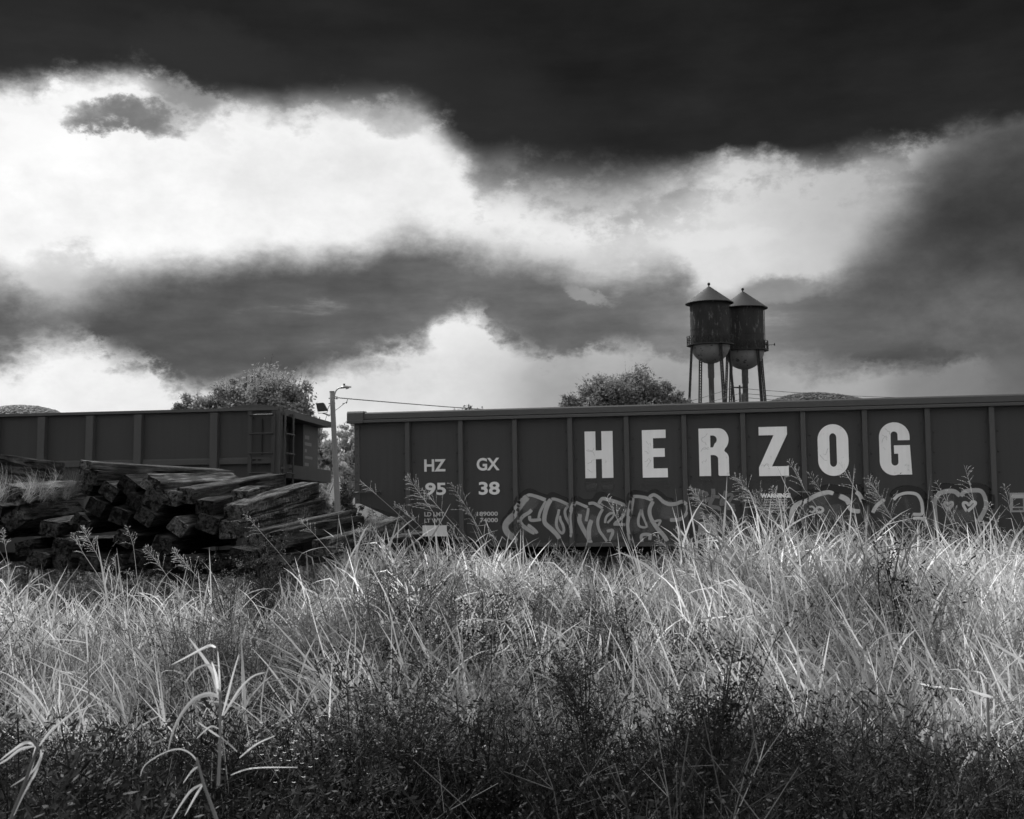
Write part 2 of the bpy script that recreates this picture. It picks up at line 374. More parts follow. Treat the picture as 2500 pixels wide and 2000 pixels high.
# ------------------------------------------------------------------ ground, track bed, rails
def build_ground():
    def axis(lim, fine, step):
        a = [0.0]; s = step
        while a[-1] < lim:
            a.append(a[-1] + s)
            if a[-1] > fine: s *= 1.25
        return a
    xs = axis(4000, 16, 0.35); xs = sorted(set([-v for v in xs] + xs)); ys = sorted(set([-v for v in axis(4000, 3, 0.5)] + axis(5000, 30, 0.35)))
    vs = [(x, y, ground_z(x, y)) for y in ys for x in xs]; n = len(xs)
    fs = [(j * n + i, j * n + i + 1, (j + 1) * n + i + 1, (j + 1) * n + i) for j in range(len(ys) - 1) for i in range(n - 1)]
    m = MB(); m.add(vs, fs); tag(m.build('ground', 'soil', smooth=True), kind='structure')
    # ballast bed along the track
    m = MB(); prof = [(-2.3, -0.64), (-1.0, -0.24), (-0.4, -0.20), (3.4, -0.20), (4.0, -0.24), (5.2, -0.64)]
    T = np.arange(-40, 60, 0.5); vs = []
    for t_ in T:
        for d, z in prof:
            p = CO + CU * float(t_) + CN * d; vs.append((p.x, p.y, RAIL_Z + z + noise.noise((t_ * 2.1, d * 3, 0)) * 0.04))
    k = len(prof); fs = [(i * k + j, (i + 1) * k + j, (i + 1) * k + j + 1, i * k + j + 1) for i in range(len(T) - 1) for j in range(k - 1)]
    m.add(vs, fs); tag(m.build('ballast', 'ballast'), kind='structure')
    root = empty('railway_track', CO, -PHI); tag(root, kind='structure')
    for y in (0.78, 2.22):
        r = MB(); r.prism([(y - .07, -.17), (y + .07, -.17), (y + .07, -.15), (y + .012, -.13), (y + .012, -.045), (y + .036, -.035), (y + .036, 0), (y - .036, 0), (y - .036, -.035), (y - .012, -.045), (y - .012, -.13), (y - .07, -.15)], -38, 58); r.build('rail', 'rail_steel', root)
    me = MB().box(-.11, .11, .2, 2.8, -.33, -.172).mesh('sleeper', 'creosote')
    for i in range(60): obj('sleeper', me, root, (-10 + i * 0.55, 0, 0))
build_ground()

# ------------------------------------------------------------------ hills and far wood
def build_hill(px, py, wpx, Y, seed, name, label):
    p = at(px, py, Y); base = -8.0; h = p.z - base; w = wpx / F * Y
    m = MB(); N, M = 90, 40; r = random.Random(seed)
    def hz(x, y):
        return base + h * math.exp(-((x - p.x) / w) ** 2) * math.exp(-((y - Y) / (w * 1.2)) ** 2) + noise.noise((x * .012, y * .012, seed)) * 5 * math.exp(-((x - p.x) / w) ** 2)
    xs = np.linspace(p.x - 2.6 * w, p.x + 2.6 * w, N); ys = np.linspace(Y - 2.4 * w, Y + 2.4 * w, M)
    m.add([(x, y, hz(x, y) - 1) for y in ys for x in xs], [(j * N + i, j * N + i + 1, (j + 1) * N + i + 1, (j + 1) * N + i) for j in range(M - 1) for i in range(N - 1)])
    tag(m.build('hill', 'hill_floor', smooth=True), kind='structure')
    # the wood on it: lumpy crowns, too far off to count
    bm = bmesh.new(); bmesh.ops.create_icosphere(bm, subdivisions=1, radius=1.0); iv = [v.co.copy() for v in bm.verts]; ifc = [[v.index for v in f.verts] for f in bm.faces]; bm.free()
    m = MB()
    for k in range(9000):
        x = p.x + r.gauss(0, 0.62) * w; y = Y - abs(r.gauss(0, 0.5)) * w
        s = r.uniform(.8, 2.4); z = hz(x, y); q = r.uniform(0, 50)
        vs = []
        for v in iv:
            d = 1 + 0.7 * noise.noise((v.x * 1.9 + q, v.y * 1.9, v.z * 1.9)); vs.append((x + v.x * s * d, y + v.y * s * d, z + v.z * s * .85 * d))
        m.add(vs, ifc, [r.random()] * len(vs))
    tag(m.build('forest', 'far_leaf', attr='tone'), label, 'forest', kind='stuff')
build_hill(60, 992, 290, 1500, 1, 'hill', 'dark wooded hilltop showing above the plain wagon at the left edge')
build_hill(1988, 962, 345, 1600, 2, 'hill', 'dark wooded hilltop showing above the lettered wagon right of the towers')

# ------------------------------------------------------------------ trees
def build_tree(name, label, lobes, Y, base_px, leaf, mat, n_leaf, seed, spikes=0, trunk_r=0.18, depth=1.0, holes=0.25):
    """lobes: (x px, y px, r px) of a 2156 px picture; each becomes a ball of leaf clumps at distance Y"""
    r = random.Random(seed); k = 1.1596
    bx = at(base_px * k, 1200, Y).x; gz = ground_z(bx, Y) - 0.1
    root = empty(name, (bx, Y, gz)); tag(root, label, 'tree')
    L = []
    for x, y, rp in lobes:
        c = at(x * k, y * k, Y); L.append((Vector((c.x - bx, 0, c.z - gz)), rp * k / F * Y))
    tot = sum(q ** 2 for _, q in L)
    tr = MB(); top = max(L, key=lambda q: q[1])[0]
    tr.tube([(0, 0, 0), (0.04, 0, top.z * .3), (top.x * .5, 0, top.z * .7)], [trunk_r, trunk_r * .8, trunk_r * .5], 8)
    cr = MB()
    for c, R in L:
        fork = Vector((top.x * .3, 0, top.z * .5))
        nclump = max(8, int(78 * R * R / (R * R + 2)) + 8)
        nl = int(n_leaf * R * R / tot / nclump)
        for q in range(nclump):
            while True:
                d = Vector((r.uniform(-1, 1), r.uniform(-1, 1), r.uniform(-1, 1)))
                if 0.25 < d.length < 1: break
            cc = c + Vector((d.x * R, d.y * R * depth, d.z * R)) * r.uniform(.72, 1.16)
            mid = fork.lerp(cc, .5) + Vector((r.uniform(-.2, .2), r.uniform(-.2, .2), .15)) * R * .5
            tr.tube([fork, mid, cc], [trunk_r * .28, trunk_r * .14, .012], 4, cap=False)
            cs = R * r.uniform(.20, .38); tone_c = r.random()
            for _ in range(nl):
                g = Vector((r.gauss(0, .55), r.gauss(0, .55), r.gauss(0, .5)))
                if g.length > 1.15: g *= 1.1 / g.length * r.random()
                g *= cs
                a = Vector((r.gauss(0, 1), r.gauss(0, 1), r.gauss(0, .7))).normalized(); b = a.cross(Vector((r.gauss(0, 1), r.gauss(0, 1), r.gauss(0, 1)))).normalized()
                l = leaf * r.uniform(.6, 1.3); w_ = l * .5; p = cc + g
                tn = min(1, max(0, .5 * tone_c + .5 * r.random()))
                cr.add([p - a * l * .5, p + b * w_ * .5, p + a * l * .5, p - b * w_ * .5], [(0, 1, 2, 3)], [tn] * 4)
            for _ in range(2):
                e = cc + (cc - fork).normalized() * cs * 1.1 + Vector((r.gauss(0, cs * .5), r.gauss(0, cs * .5), r.gauss(0, cs * .3)))
                tr.tube([cc, e], [.014, .005], 3, cap=False)
        for _ in range(int(spikes * R * R / tot)):
            a = r.uniform(.15, PI - .15); p = c + Vector((math.cos(a) * R, r.uniform(-.4, .4) * R, math.sin(a) * R)) * .92
            e = p + Vector((r.gauss(0, .08), r.gauss(0, .08), r.uniform(.2, .55))) * R * .5
            tr.tube([p - Vector((0, 0, .2 * R)), p, e], [.016, .012, .004], 3, cap=False)
            for _ in range(3):
                t_ = r.random() * .6; q = p.lerp(e, t_); a_ = Vector((r.gauss(0, 1), r.gauss(0, 1), r.gauss(0, 1))).normalized(); b = a_.cross(Vector((0.3, 0.2, 1))).normalized()
                cr.add([q, q + (a_ + b * .3) * leaf * .6, q + a_ * leaf, q + (a_ - b * .3) * leaf * .6], [(0, 1, 2, 3)], [.3] * 4)
    tr.build('trunk', 'bark', root); cr.build('crown', mat, root, attr='tone')
    return root
build_tree('broad_tree', 'round pale leafy tree with bare twig tips rising behind the plain wagon',
           [(540, 878, 86), (468, 868, 50), (402, 874, 40), (500, 846, 44), (578, 846, 46), (615, 868, 52), (642, 904, 38), (660, 932, 32), (555, 900, 108), (440, 880, 44)], 62, 560, .21, 'tree_leaf', 56000, 3, spikes=90, trunk_r=.28)
build_tree('oak_tree', 'grey clumpy tree crown above the lettered wagon left of the water towers',
           [(1310, 842, 56), (1268, 832, 36), (1340, 822, 36), (1385, 842, 42), (1240, 854, 34), (1198, 854, 22), (1432, 852, 26), (1405, 862, 36), (1310, 890, 100), (1215, 872, 30)], 120, 1310, .34, 'tree_leaf', 46000, 4, trunk_r=.4)
build_tree('small_tree', 'thin twiggy tree top just peeking over the lettered wagon by the wire', [(985, 868, 14), (1012, 868, 10), (960, 870, 9)], 120, 985, .22, 'tree_leaf_dark', 700, 5, spikes=20)
build_tree('leafy_shrub', 'tall pale leafy shrub in the gap directly left of the lamp pole', [(678, 940, 34), (668, 990, 38), (690, 975, 30), (660, 900, 22)], 50, 676, .15, 'tree_leaf_pale', 18000, 6, spikes=20, trunk_r=.07)
build_tree('leafy_shrub', 'tall twiggy shrub between the lamp pole and the lettered wagon', [(735, 935, 28), (728, 985, 32), (740, 1000, 30), (722, 905, 14), (748, 900, 18)], 52, 733, .14, 'tree_leaf_pale', 14000, 7, spikes=70, trunk_r=.06)
build_tree('dark_shrub', 'low dark spotted shrub at the foot of the gap right of the pole', [(730, 1045, 24), (722, 1066, 26), (742, 1068, 22)], 46, 731, .11, 'tree_leaf_dark', 3200, 8, trunk_r=.05)
build_tree('dark_shrub', 'low dark spotted shrub at the foot of the gap left of the pole', [(672, 1042, 26), (690, 1060, 24), (655, 1066, 24)], 47, 676, .11, 'tree_leaf', 3600, 9, trunk_r=.05)

# ------------------------------------------------------------------ water towers
def build_tower(label, px, py_bowl, Y, S, rot, seed, arm=False):
    """px, py_bowl: axis and bottom of the bowl in full px; S: scale"""
    c = at(px, py_bowl, Y); gz = ground_z(c.x, Y)
    root = empty('water_tower', (c.x, Y, gz), rot); tag(root, label, 'water tower', 'twin water towers')
    zb = c.z - gz                                     # bowl bottom
    R = 3.0 * S; zt = zb + R + 0.05                   # tank floor line
    H = 6.6 * S; ze = zt + H                          # eave
    b = MB().lathe([(0.02, zb)] + [(R * math.sin(a), zt - R * math.cos(a)) for a in np.linspace(.08, PI / 2, 14)], seg=48); b.build('bowl', 'tank_bowl', root, smooth=True)
    tk = MB().lathe([(R * 1.004, zt - .02), (R * 1.004, zt + H * .333 - .02), (R * 1.012, zt + H * .333), (R * 1.012, zt + H * .36), (R * 1.004, zt + H * .36), (R * 1.004, zt + H * .666), (R * 1.012, zt + H * .666), (R * 1.012, zt + H * .69), (R * 1.004, zt + H * .69), (R * 1.004, ze)], seg=48)
    tk.build('tank', 'tank_rust', root, smooth=False)
    Re = 3.70 * S; rf = MB().lathe([(R * .99, ze - .1), (Re, ze - .32 * S), (Re, ze - .22 * S), (0.22 * S, ze + 2.35 * S), (0.0, ze + 2.40 * S)], seg=48)
    ro = rf.build('roof', 'tank_roof', root)
    fb = MB().lathe([(.10, 0), (.10, .22)] + [(.24 * math.sin(a), .42 - .24 * math.cos(a)) for a in np.linspace(.5, PI, 8)], (0, 0, ze + 2.36 * S), 16); fb.build('finial', 'tower_steel', ro, smooth=True)
    Rg = 3.64 * S; zg = zt - .45 * S
    g = MB().lathe([(R * .98, zg + .25), (Rg, zg + .25), (Rg, zg + .42), (R * .98, zg + .42), (R * .98, zg + .25)], seg=48)
    ga = g.build('gallery', 'tower_steel', root)
    n = 20; pm = MB().box(-.05, .05, -.05, .05, 0, 1.25 * S).mesh('rail_post', 'tower_steel')
    for k in range(n):
        a = 2 * PI * k / n; o = obj('rail_post', pm, ga, ((Rg - .06) * math.cos(a), (Rg - .06) * math.sin(a), zg + .42)); o.rotation_euler = (0, 0, a)
        a2 = 2 * PI * (k + 1) / n; p1 = Vector(((Rg - .06) * math.cos(a), (Rg - .06) * math.sin(a), 0)); p2 = Vector(((Rg - .06) * math.cos(a2), (Rg - .06) * math.sin(a2), 0))
        br = MB(); br.tube([p1 + Vector((0, 0, zg + .47)), p2 + Vector((0, 0, zg + 1.6 * S))], .042, 4); br.tube([p2 + Vector((0, 0, zg + .47)), p1 + Vector((0, 0, zg + 1.6 * S))], .042, 4)
        br.build('cross_brace', 'tower_steel', ga)
    MB().lathe([(Rg - .02, zg + 1.62 * S), (Rg - .02, zg + 1.70 * S), (Rg - .1, zg + 1.70 * S), (Rg - .1, zg + 1.62 * S), (Rg - .02, zg + 1.62 * S)], seg=48).build('hand_rail', 'tower_steel', ga)
    MB().lathe([(.42 * S, 0), (.42 * S, zb - 2.2), (.50 * S, zb - 2.1), (.50 * S, zb + .2)], seg=20).build('riser_pipe', 'tower_pipe', root, smooth=True)
    Rl = 3.2 * S; bat = .075; tops = []; z1 = zt - .3
    for k in range(4):
        a = PI / 2 * k + 0.0; er = Vector((math.cos(a), math.sin(a), 0)); et = Vector((-math.sin(a), math.cos(a), 0))
        lg = MB(); pt_ = lambda z, o=0, s_=0: er * (Rl + bat * (z1 - z) + o) + et * s_ + Vector((0, 0, z))
        for sx in (-.19, .19):
            lg.tube([pt_(-.2, 0, sx), pt_(z1 + .3, 0, sx)], .11, 4)
        zz = 0.2; sgn = 1
        while zz < z1:
            lg.tube([pt_(zz, 0, -.19 * sgn), pt_(zz + .42, 0, .19 * sgn)], .034, 3); lg.tube([pt_(zz, 0, .19 * sgn), pt_(zz + .42, 0, -.19 * sgn)], .034, 3); zz += .42; sgn = -sgn
        lg.build('leg', 'tower_steel', root); tops.append(pt_)
    lv = [z1 - .2, z1 * .60, z1 * .27, .3]
    for k in range(4):
        A, B = tops[k], tops[(k + 1) % 4]
        for i in range(3):
            for a_, b_ in ((lv[i], lv[i + 1]), (lv[i + 1], lv[i])):
                MB().tube([A(a_), B(b_)], .04, 4).build('tie_rod', 'tower_steel', root)
        for z in lv[1:3]:
            st = MB(); st.tube([A(z), B(z)], .05, 4); st.tube([A(z + .35), B(z + .35)], .05, 4)
            for j in range(14):
                u0, u1 = j / 14, (j + 1) / 14; st.tube([A(z + (.35 if j % 2 else 0)).lerp(B(z + (.35 if j % 2 else 0)), u0), A(z + (0 if j % 2 else .35)).lerp(B(z + (0 if j % 2 else .35)), u1)], .03, 3)
            st.build('strut', 'tower_steel', root)
    # ladder up the side
    ld = MB(); a = -.35 - rot
    for s_ in (-.2, .2): ld.tube([((R + .16) * math.cos(a) - s_ * math.sin(a), (R + .16) * math.sin(a) + s_ * math.cos(a), z) for z in (zg + .5, ze - .3)], .03, 4)
    ld.build('ladder', 'tower_steel', root)
    if arm:
        am = MB(); q = -rot; d = Vector((math.cos(q), math.sin(q), 0)); am.tube([d * Rg + Vector((0, 0, zg + 1.2)), d * (Rg + 1.1) + Vector((0, 0, zg + 1.3))], .05, 5); am.tube([d * (Rg + 1.05) + Vector((0, 0, zg + 1.1)), d * (Rg + 1.05) + Vector((0, 0, zg + 1.5))], .09, 6)
        am.build('horn_bracket', 'tower_steel', root)
    return root
build_tower('rusty water tower nearer the camera, left of the pair, darker streaked tank', 1735.5, 889, 176, 1.0, 0.32, 11)
build_tower('rusty water tower partly hidden on the right of the pair with a horn bracket', 1818.5, 903.5, 182, 1.045, 0.47, 12, arm=True)

# far utility pole and its wires
def wire(a, b, sag, r, label, cat='wire', group=None, n=14):
    a, b = Vector(a), Vector(b); c = a.lerp(b, 0.5)
    pts = [a.lerp(b, i / n) - Vector((0, 0, sag * 4 * (i / n) * (1 - i / n))) for i in range(n + 1)]
    m = MB().tube([p - c for p in pts], r, 4); o = m.build('overhead_wire', 'wire', loc=c); return tag(o, label, cat, group)
fp = at(1806, 950, 150); fpz = ground_z(fp.x, 150)
root = empty('utility_pole', (fp.x, 150, fpz)); tag(root, 'far utility pole with transformer standing between the water tower legs', 'utility pole')
ph = fp.z - fpz + .5
MB().tube([(0, 0, -.2), (0, 0, ph)], [.17, .12], 8).build('pole', 'tower_steel', root)
MB().box(-1.1, 1.1, -.06, .06, ph - .35, ph - .2).build('crossarm', 'tower_steel', root)
MB().lathe([(0, -2.2), (.26, -2.2), (.26, -1.2), (0, -1.15)], (.42, 0, ph), 12).build('transformer', 'tower_pipe', root)
for k, (dx, dz) in enumerate(((-1.0, 0), (0.1, -.75), (0.9, -1.35))):
    s0 = Vector((fp.x + dx, 150, fp.z + dz + .2))
    nm = ('topmost', 'middle', 'lowest')[k]
    e = at(2720, (953, 968, 980)[k] + 6, 190); wire(s0, e, 1.2, .035, nm + ' of three far wires running right from the towers past the hilltop', group='far wires right of the towers')
    e = at(1560, (1000, 1006, 1012)[k], 170); wire(s0, e, .5, .035, nm + ' of three far wires sloping down left behind the tower legs', group='far wires left of the far pole')

# ------------------------------------------------------------------ lamp pole
PY = 40.0
def lamp_pole():
    b = at(830.5, 1420, PY); t_ = at(810.5, 956, PY); base = Vector((b.x, PY, ground_z(b.x, PY)))
    d0 = (t_ - at(825, 1257, PY)); bot = t_ - d0 * ((t_.z - base.z + .3) / d0.z)
    root = empty('lamp_pole', (bot.x, bot.y, base.z)); tag(root, 'leaning wooden pole with street lamp and floodlight between the two wagons', 'lamp pole')
    O = Vector((bot.x, bot.y, base.z))
    loc = lambda px, py, Y=PY: at(px, py, Y) - O
    T, B = t_ - O, bot - O
    path = [B.lerp(T, i / 12) for i in range(13)]
    MB().tube(path, [.112 - .027 * i / 12 for i in range(13)], 14).build('pole', 'pole_wood', root, smooth=True)
    MB().tube([T + Vector((0, 0, -.02)), T + Vector((0, 0, .01))], [.09, .088], 14).build('pole_cap', 'black_metal', root)
    c6 = lambda x, y: (560 + x * .22035, 900 + y * .22028)
    L = lambda x, y, dy=0.0: loc(*c6(x, y)) + Vector((0, dy, 0))
    arm = MB().tube([Vector(p) for p in catmull([L(1166, 330), L(1167, 290), L(1180, 250), L(1205, 222), L(1240, 212)], 6)], .024, 8).build('lamp_arm', 'lamp_metal', root, smooth=True)
    hd = MB(); n = 10; a, b_ = L(1228, 216), L(1350, 206)
    for i in range(n + 1):
        u = i / n; w_ = .055 + .055 * math.sin(PI * min(1, u * 1.15 + .12)) if u < .97 else .02; h = .034 + .03 * math.sin(PI * min(1, u * 1.05 + .1))
        c = a.lerp(b_, u) + Vector((0, 0, .012 * math.sin(PI * u)))
        hd.v += [tuple(c + Vector((0, w_ * math.cos(q), h * math.sin(q) * (1 if math.sin(q) > 0 else .55)))) for q in [2 * PI * k / 10 for k in range(10)]]; hd.a += [.5] * 10
    for i in range(n):
        for k in range(10): hd.f.append((i * 10 + k, i * 10 + (k + 1) % 10, (i + 1) * 10 + (k + 1) % 10, (i + 1) * 10 + k))
    hd.f += [tuple(range(10))[::-1], tuple(range(n * 10, n * 10 + 10))]
    h = hd.build('lamp_head', 'lamp_metal', root, smooth=True)
    p = L(1272, 190); MB().tube([p - Vector((0, 0, .03)), p + Vector((0, 0, .07))], [.032, .036], 10).build('photocell', 'black_metal', h)
    MB().tube([L(1290, 218), L(1325, 214)], [.045, .03], 8).build('lens', 'lamp_glass', h)
    # floodlight
    fl = MB(); A = [L(962, 385), L(1045, 380), L(1088, 462), L(980, 470)]
    fr = [p + Vector((0, -.09, 0)) for p in A]; bk = [p + Vector((.015, .10, -.02)) for p in A]
    fl.add(fr + bk, [(3, 2, 1, 0), (4, 5, 6, 7), (0, 1, 5, 4), (1, 2, 6, 5), (2, 3, 7, 6), (3, 0, 4, 7)]); f = fl.build('floodlight', 'black_metal', root)
    g = MB(); cx = sum(fr, Vector()) / 4; gq = [cx + (p - cx) * .8 + Vector((0, -.004, 0)) for p in fr]; g.add(gq, [(3, 2, 1, 0)]); g.build('lens', 'black_metal', f)
    for k in range(5):
        q0, q1 = bk[0].lerp(bk[3], .15 + k * .17), bk[1].lerp(bk[2], .15 + k * .17); MB().tube([q0 + Vector((0, .02, 0)), q1 + Vector((0, .02, 0))], .012, 4).build('cooling_fin', 'black_metal', f)
    MB().tube([L(980, 470), L(985, 496), L(1082, 492), L(1086, 462)], .012, 5).build('bracket', 'black_metal', f)
    MB().tube([L(1035, 496), L(1075, 508), L(1118, 520)], .018, 6).build('floodlight_arm', 'black_metal', root)
    MB().tube([L(1088, 455), L(1100, 425), L(1113, 405)], .012, 5).build('cable', 'black_metal', root)
    MB().tube([L(1060, 505), L(1105, 530), L(1118, 500)], .010, 5).build('cable', 'black_metal', root)
    ins = MB().lathe([(0, -.05), (.035, -.05), (.03, -.02), (.04, 0), (.03, .02), (.035, .05), (0, .05)], L(1190, 324), 10); ins.build('insulator', 'lamp_glass', root, smooth=True)
    MB().tube([L(1160, 312), L(1192, 312)], .012, 5).build('insulator_bracket', 'black_metal', root)
    MB().tube([L(1160, 336), L(1192, 336)], .012, 5).build('insulator_bracket', 'black_metal', root)
    MB().tube([L(1172, 465), L(1200, 445), L(1235, 418), L(1275, 385), L(1300, 372), L(1310, 342)], .011, 5).build('service_drop', 'wire', root)
    MB().tube([L(1255, 392), L(1275, 384)], .022, 6).build('wire_splice', 'black_metal', root)
    MB().tube([L(1293, 386), L(1303, 368)], .022, 6).build('wire_splice', 'black_metal', root)
    for y in (330, 388): MB().tube([L(1100, y), L(1172, y + 2)], .018, 6).build('bolt', 'black_metal', root)
    return at(*c6(1200, 324), PY)
ws = lamp_pole()
wire(ws, at(1330, 1009, 62), .04, .017, 'twisted black wire running from the lamp pole down behind the lettered wagon', n=24)
wire(at(*(560 + 1080 * .22035, 900 + 520 * .22028), PY), at(560 + 985 * .22035, 900 + 800 * .22028, 40.5), .02, .008, 'thin guy wire hanging from the floodlight arm')
wire(at(760, 1178, 44), at(880, 1176, 44), .02, .012, 'thin horizontal wire crossing the gap behind the lamp pole')

# ------------------------------------------------------------------ the lettered wagon
WAG = empty('gondola_wagon', CO, -PHI)
tag(WAG, 'dark ribbed open rail wagon with large white lettering and graffiti', 'rail wagon')
WA, WS, NR = 0.9356, 0.8996, 17
LEN = WA + WS * (NR - 1) + WA
Z_SILL = 1.65 - 1.1159 - RAIL_Z; Z_CH = 1.65 + 0.911 - RAIL_Z; Z_TOP = Z_SILL + 2.2; WID = 3.0
RIBS = [WA + WS * i for i in range(NR)]
RW, RP = 0.036, 0.085
def rib_off(t_):
    for r in RIBS:
        if abs(t_ - r) < RW: return RP
    return 0.0
def wagon():
    a0 = plane(868, 1227)[1]; a1 = plane(992, 1263)[1]; a2 = plane(1000, 1290)[1]
    prof = [(0, a0), (WA - .04, a1), (WA - .04, a2), (WA + WS * 1.6, Z_SILL)]
    def bottom(t_):
        tt = t_ if t_ < LEN / 2 else LEN - t_
        for (x0, z0), (x1, z1) in zip(prof, prof[1:]):
            if x0 <= tt <= x1 and x1 > x0: return z0 + (z1 - z0) * (tt - x0) / (x1 - x0)
        return Z_SILL
    # side sheets: one plate per bay, a little dished
    ed = [0] + RIBS + [LEN]
    for near in (True, False):
        y0 = 0.0 if near else WID
        for b in range(len(ed) - 1):
            x0, x1 = ed[b], ed[b + 1]; nx, nz = 8, 12; vs = []
            dish = random.Random(b * 3 + near).uniform(-.006, .010)
            for j in range(nz + 1):
                for i in range(nx + 1):
                    u, v = i / nx, j / nz; t_ = x0 + (x1 - x0) * u; zb = bottom(min(max(t_, x0 + 1e-4), x1 - 1e-4)); z = zb + (Z_CH + .05 - zb) * v
                    w_ = dish * math.sin(PI * u) * math.sin(PI * v) + .004 * noise.noise((t_ * 2, z * 2, near * 7.0))
                    vs.append((t_, y0 + (w_ if near else -w_), z))
            m = MB().add(vs, [(j * (nx + 1) + i, j * (nx + 1) + i + 1, (j + 1) * (nx + 1) + i + 1, (j + 1) * (nx + 1) + i) for j in range(nz) for i in range(nx)])
            m.build('side_panel', 'car_paint', WAG, smooth=True)
        s_ = -1 if near else 1
        for r in RIBS:
            zb = bottom(r + .001 if r < LEN / 2 else r - .001)
            m = MB().prism([(r - RW - .012, y0), (r - RW, y0 + s_ * RP), (r + RW, y0 + s_ * RP), (r + RW + .012, y0)], zb - .015, Z_CH - .002, 'z'); m.build('rib', 'car_frame', WAG)
        ch = MB(); ch.prism([(y0 - s_ * .05, Z_CH + .055), (y0 - s_ * .05, Z_TOP - .03), (y0 - s_ * .03, Z_TOP), (y0 + s_ * .075, Z_TOP), (y0 + s_ * .095, Z_TOP - .022), (y0 + s_ * .095, Z_CH + .066), (y0 + s_ * .085, Z_CH + .055)], -.05, LEN + .05)
        ch.build('top_chord', 'car_frame', WAG)
        lp = MB(); lp.prism([(y0, Z_CH), (y0, Z_CH + .05), (y0 + s_ * .118, Z_CH + .05), (y0 + s_ * .125, Z_CH + .042), (y0 + s_ * .125, Z_CH + .004), (y0 + s_ * .10, Z_CH)], -.06, LEN + .06); lp.build('chord_lip', 'car_frame', WAG)
        ss = MB(); ss.prism([(y0 - s_ * .06, Z_SILL - .02), (y0 - s_ * .06, Z_SILL + .04), (y0 + s_ * .028, Z_SILL + .04), (y0 + s_ * .028, Z_SILL - .02)], WA + WS * 1.5, LEN - WA - WS * 1.5); ss.build('side_sill', 'car_frame', WAG)
        for t_ in (0, LEN):
            q = 1 if t_ == 0 else -1
            m = MB().prism([(t_ - q * .002, y0 + s_ * .012), (t_ + q * .085, y0 + s_ * .012), (t_ + q * .085, y0 - s_ * .01), (t_ - q * .002, y0 - s_ * .01)], a0 - .02, Z_CH - .003, 'z'); m.build('corner_strip', 'car_frame', WAG)
            # capped chord end
            m = MB(); z0, z1 = Z_CH - .004, Z_TOP + .022
            pr = [(y0 - s_ * .07, z0), (y0 - s_ * .07, z1 - .02), (y0 - s_ * .05, z1), (y0 + s_ * .10, z1), (y0 + s_ * .125, z1 - .03), (y0 + s_ * .132, z0 + .05), (y0 + s_ * .145, z0 + .04), (y0 + s_ * .145, z0)]
            m.prism(pr, t_ - q * .09, t_ + q * .19); m.build('chord_cap', 'car_frame', WAG)
    for t_ in (0.0, LEN):
        q = 1 if t_ == 0 else -1
        MB().box(t_ + (0 if q > 0 else -.02), t_ + (.02 if q > 0 else 0), .004, WID - .004, a0, Z_CH + .05).build('end_wall', 'car_paint', WAG)
        for k in range(4): MB().box(t_ - q * .07, t_ + q * -.003, .35 + k * .72, .45 + k * .72, a0 + .05, Z_CH).build('end_rib', 'car_frame', WAG)
        MB().box(t_ - q * .10, t_ + q * .06, .15, WID - .15, Z_CH - .002 + .06, Z_TOP - .004).build('end_chord', 'car_frame', WAG)
        # slope sheet, draft sill and coupler
        MB().add([(t_ + q * .01, .03, a0 + .012), (t_ + q * .01, WID - .03, a0 + .012), (t_ + q * WA, WID - .03, a2 + .02), (t_ + q * WA, .03, a2 + .02)], [(0, 1, 2, 3)]).build('slope_sheet', 'car_under', WAG)
        MB().box(min(t_ - q * .35, t_ + q * 2.5), max(t_ - q * .35, t_ + q * 2.5), 1.3, 1.7, .72, 1.05).build('draft_sill', 'car_under', WAG)
        c = MB(); c.box(min(t_ - q * .35, t_ - q * .62), max(t_ - q * .35, t_ - q * .62), 1.4, 1.6, .78, .98); c.box(min(t_ - q * .62, t_ - q * .82), max(t_ - q * .62, t_ - q * .82), 1.33, 1.60, .72, 1.02); c.build('coupler', 'car_under', WAG)
    for a_, b_ in ((.12, 2.6), (LEN - 2.6, LEN - .12)): MB().box(a_, b_, .30, WID - .30, .60, 1.04).build('end_underframe', 'car_under', WAG)
    MB().box(1.0, LEN - 1.0, .06, WID - .06, 1.06, 1.10).build('floor', 'car_under', WAG)
    MB().box(2.2, LEN - 2.2, 1.25, 1.75, .70, 1.05).build('centre_sill', 'car_under', WAG)
    # rivets: dots of a few pixels, one joined part
    rv = MB()
    def dome(t_, z, y, r=.017):
        o = [(t_ + r * math.cos(2 * PI * k / 7), y, z + r * math.sin(2 * PI * k / 7)) for k in range(7)] + [(t_, y - r * .75, z)]
        rv.add(o, [(k, 7, (k + 1) % 7) for k in range(7)])
    for i, r in enumerate(RIBS):
        z = Z_CH - .22
        while z > bottom(r) + .1:
            dome(r - RW - .045, z, -.004); dome(r + RW + .055, z - .14, -.004); z -= .30
    z = Z_CH - .1
    while z > a0 + .05: dome(.042, z, -.0125, .014); dome(LEN - .042, z, -.0125, .014); z -= .145
    tag(rv.build('rivets', 'rivet', WAG, smooth=True), kind='stuff')
    # grab irons near the left corner and on the end
    def grab(p0, p1, off=.07): MB().tube([Vector((p0[0], -.0, p0[1])), Vector((p0[0], -off, p0[1])), Vector((p1[0], -off, p1[1])), Vector((p1[0], 0, p1[1]))], .011, 6).build('grab_iron', 'car_frame', WAG)
    grab(plane(870, 1202.5), plane(928, 1201))
    MB().box(*(lambda p: (p[0] - .02, p[0] + .02, -.012, 0, p[1] - .03, p[1] + .03))(plane(928, 1201))).build('grab_plate', 'car_frame', WAG)
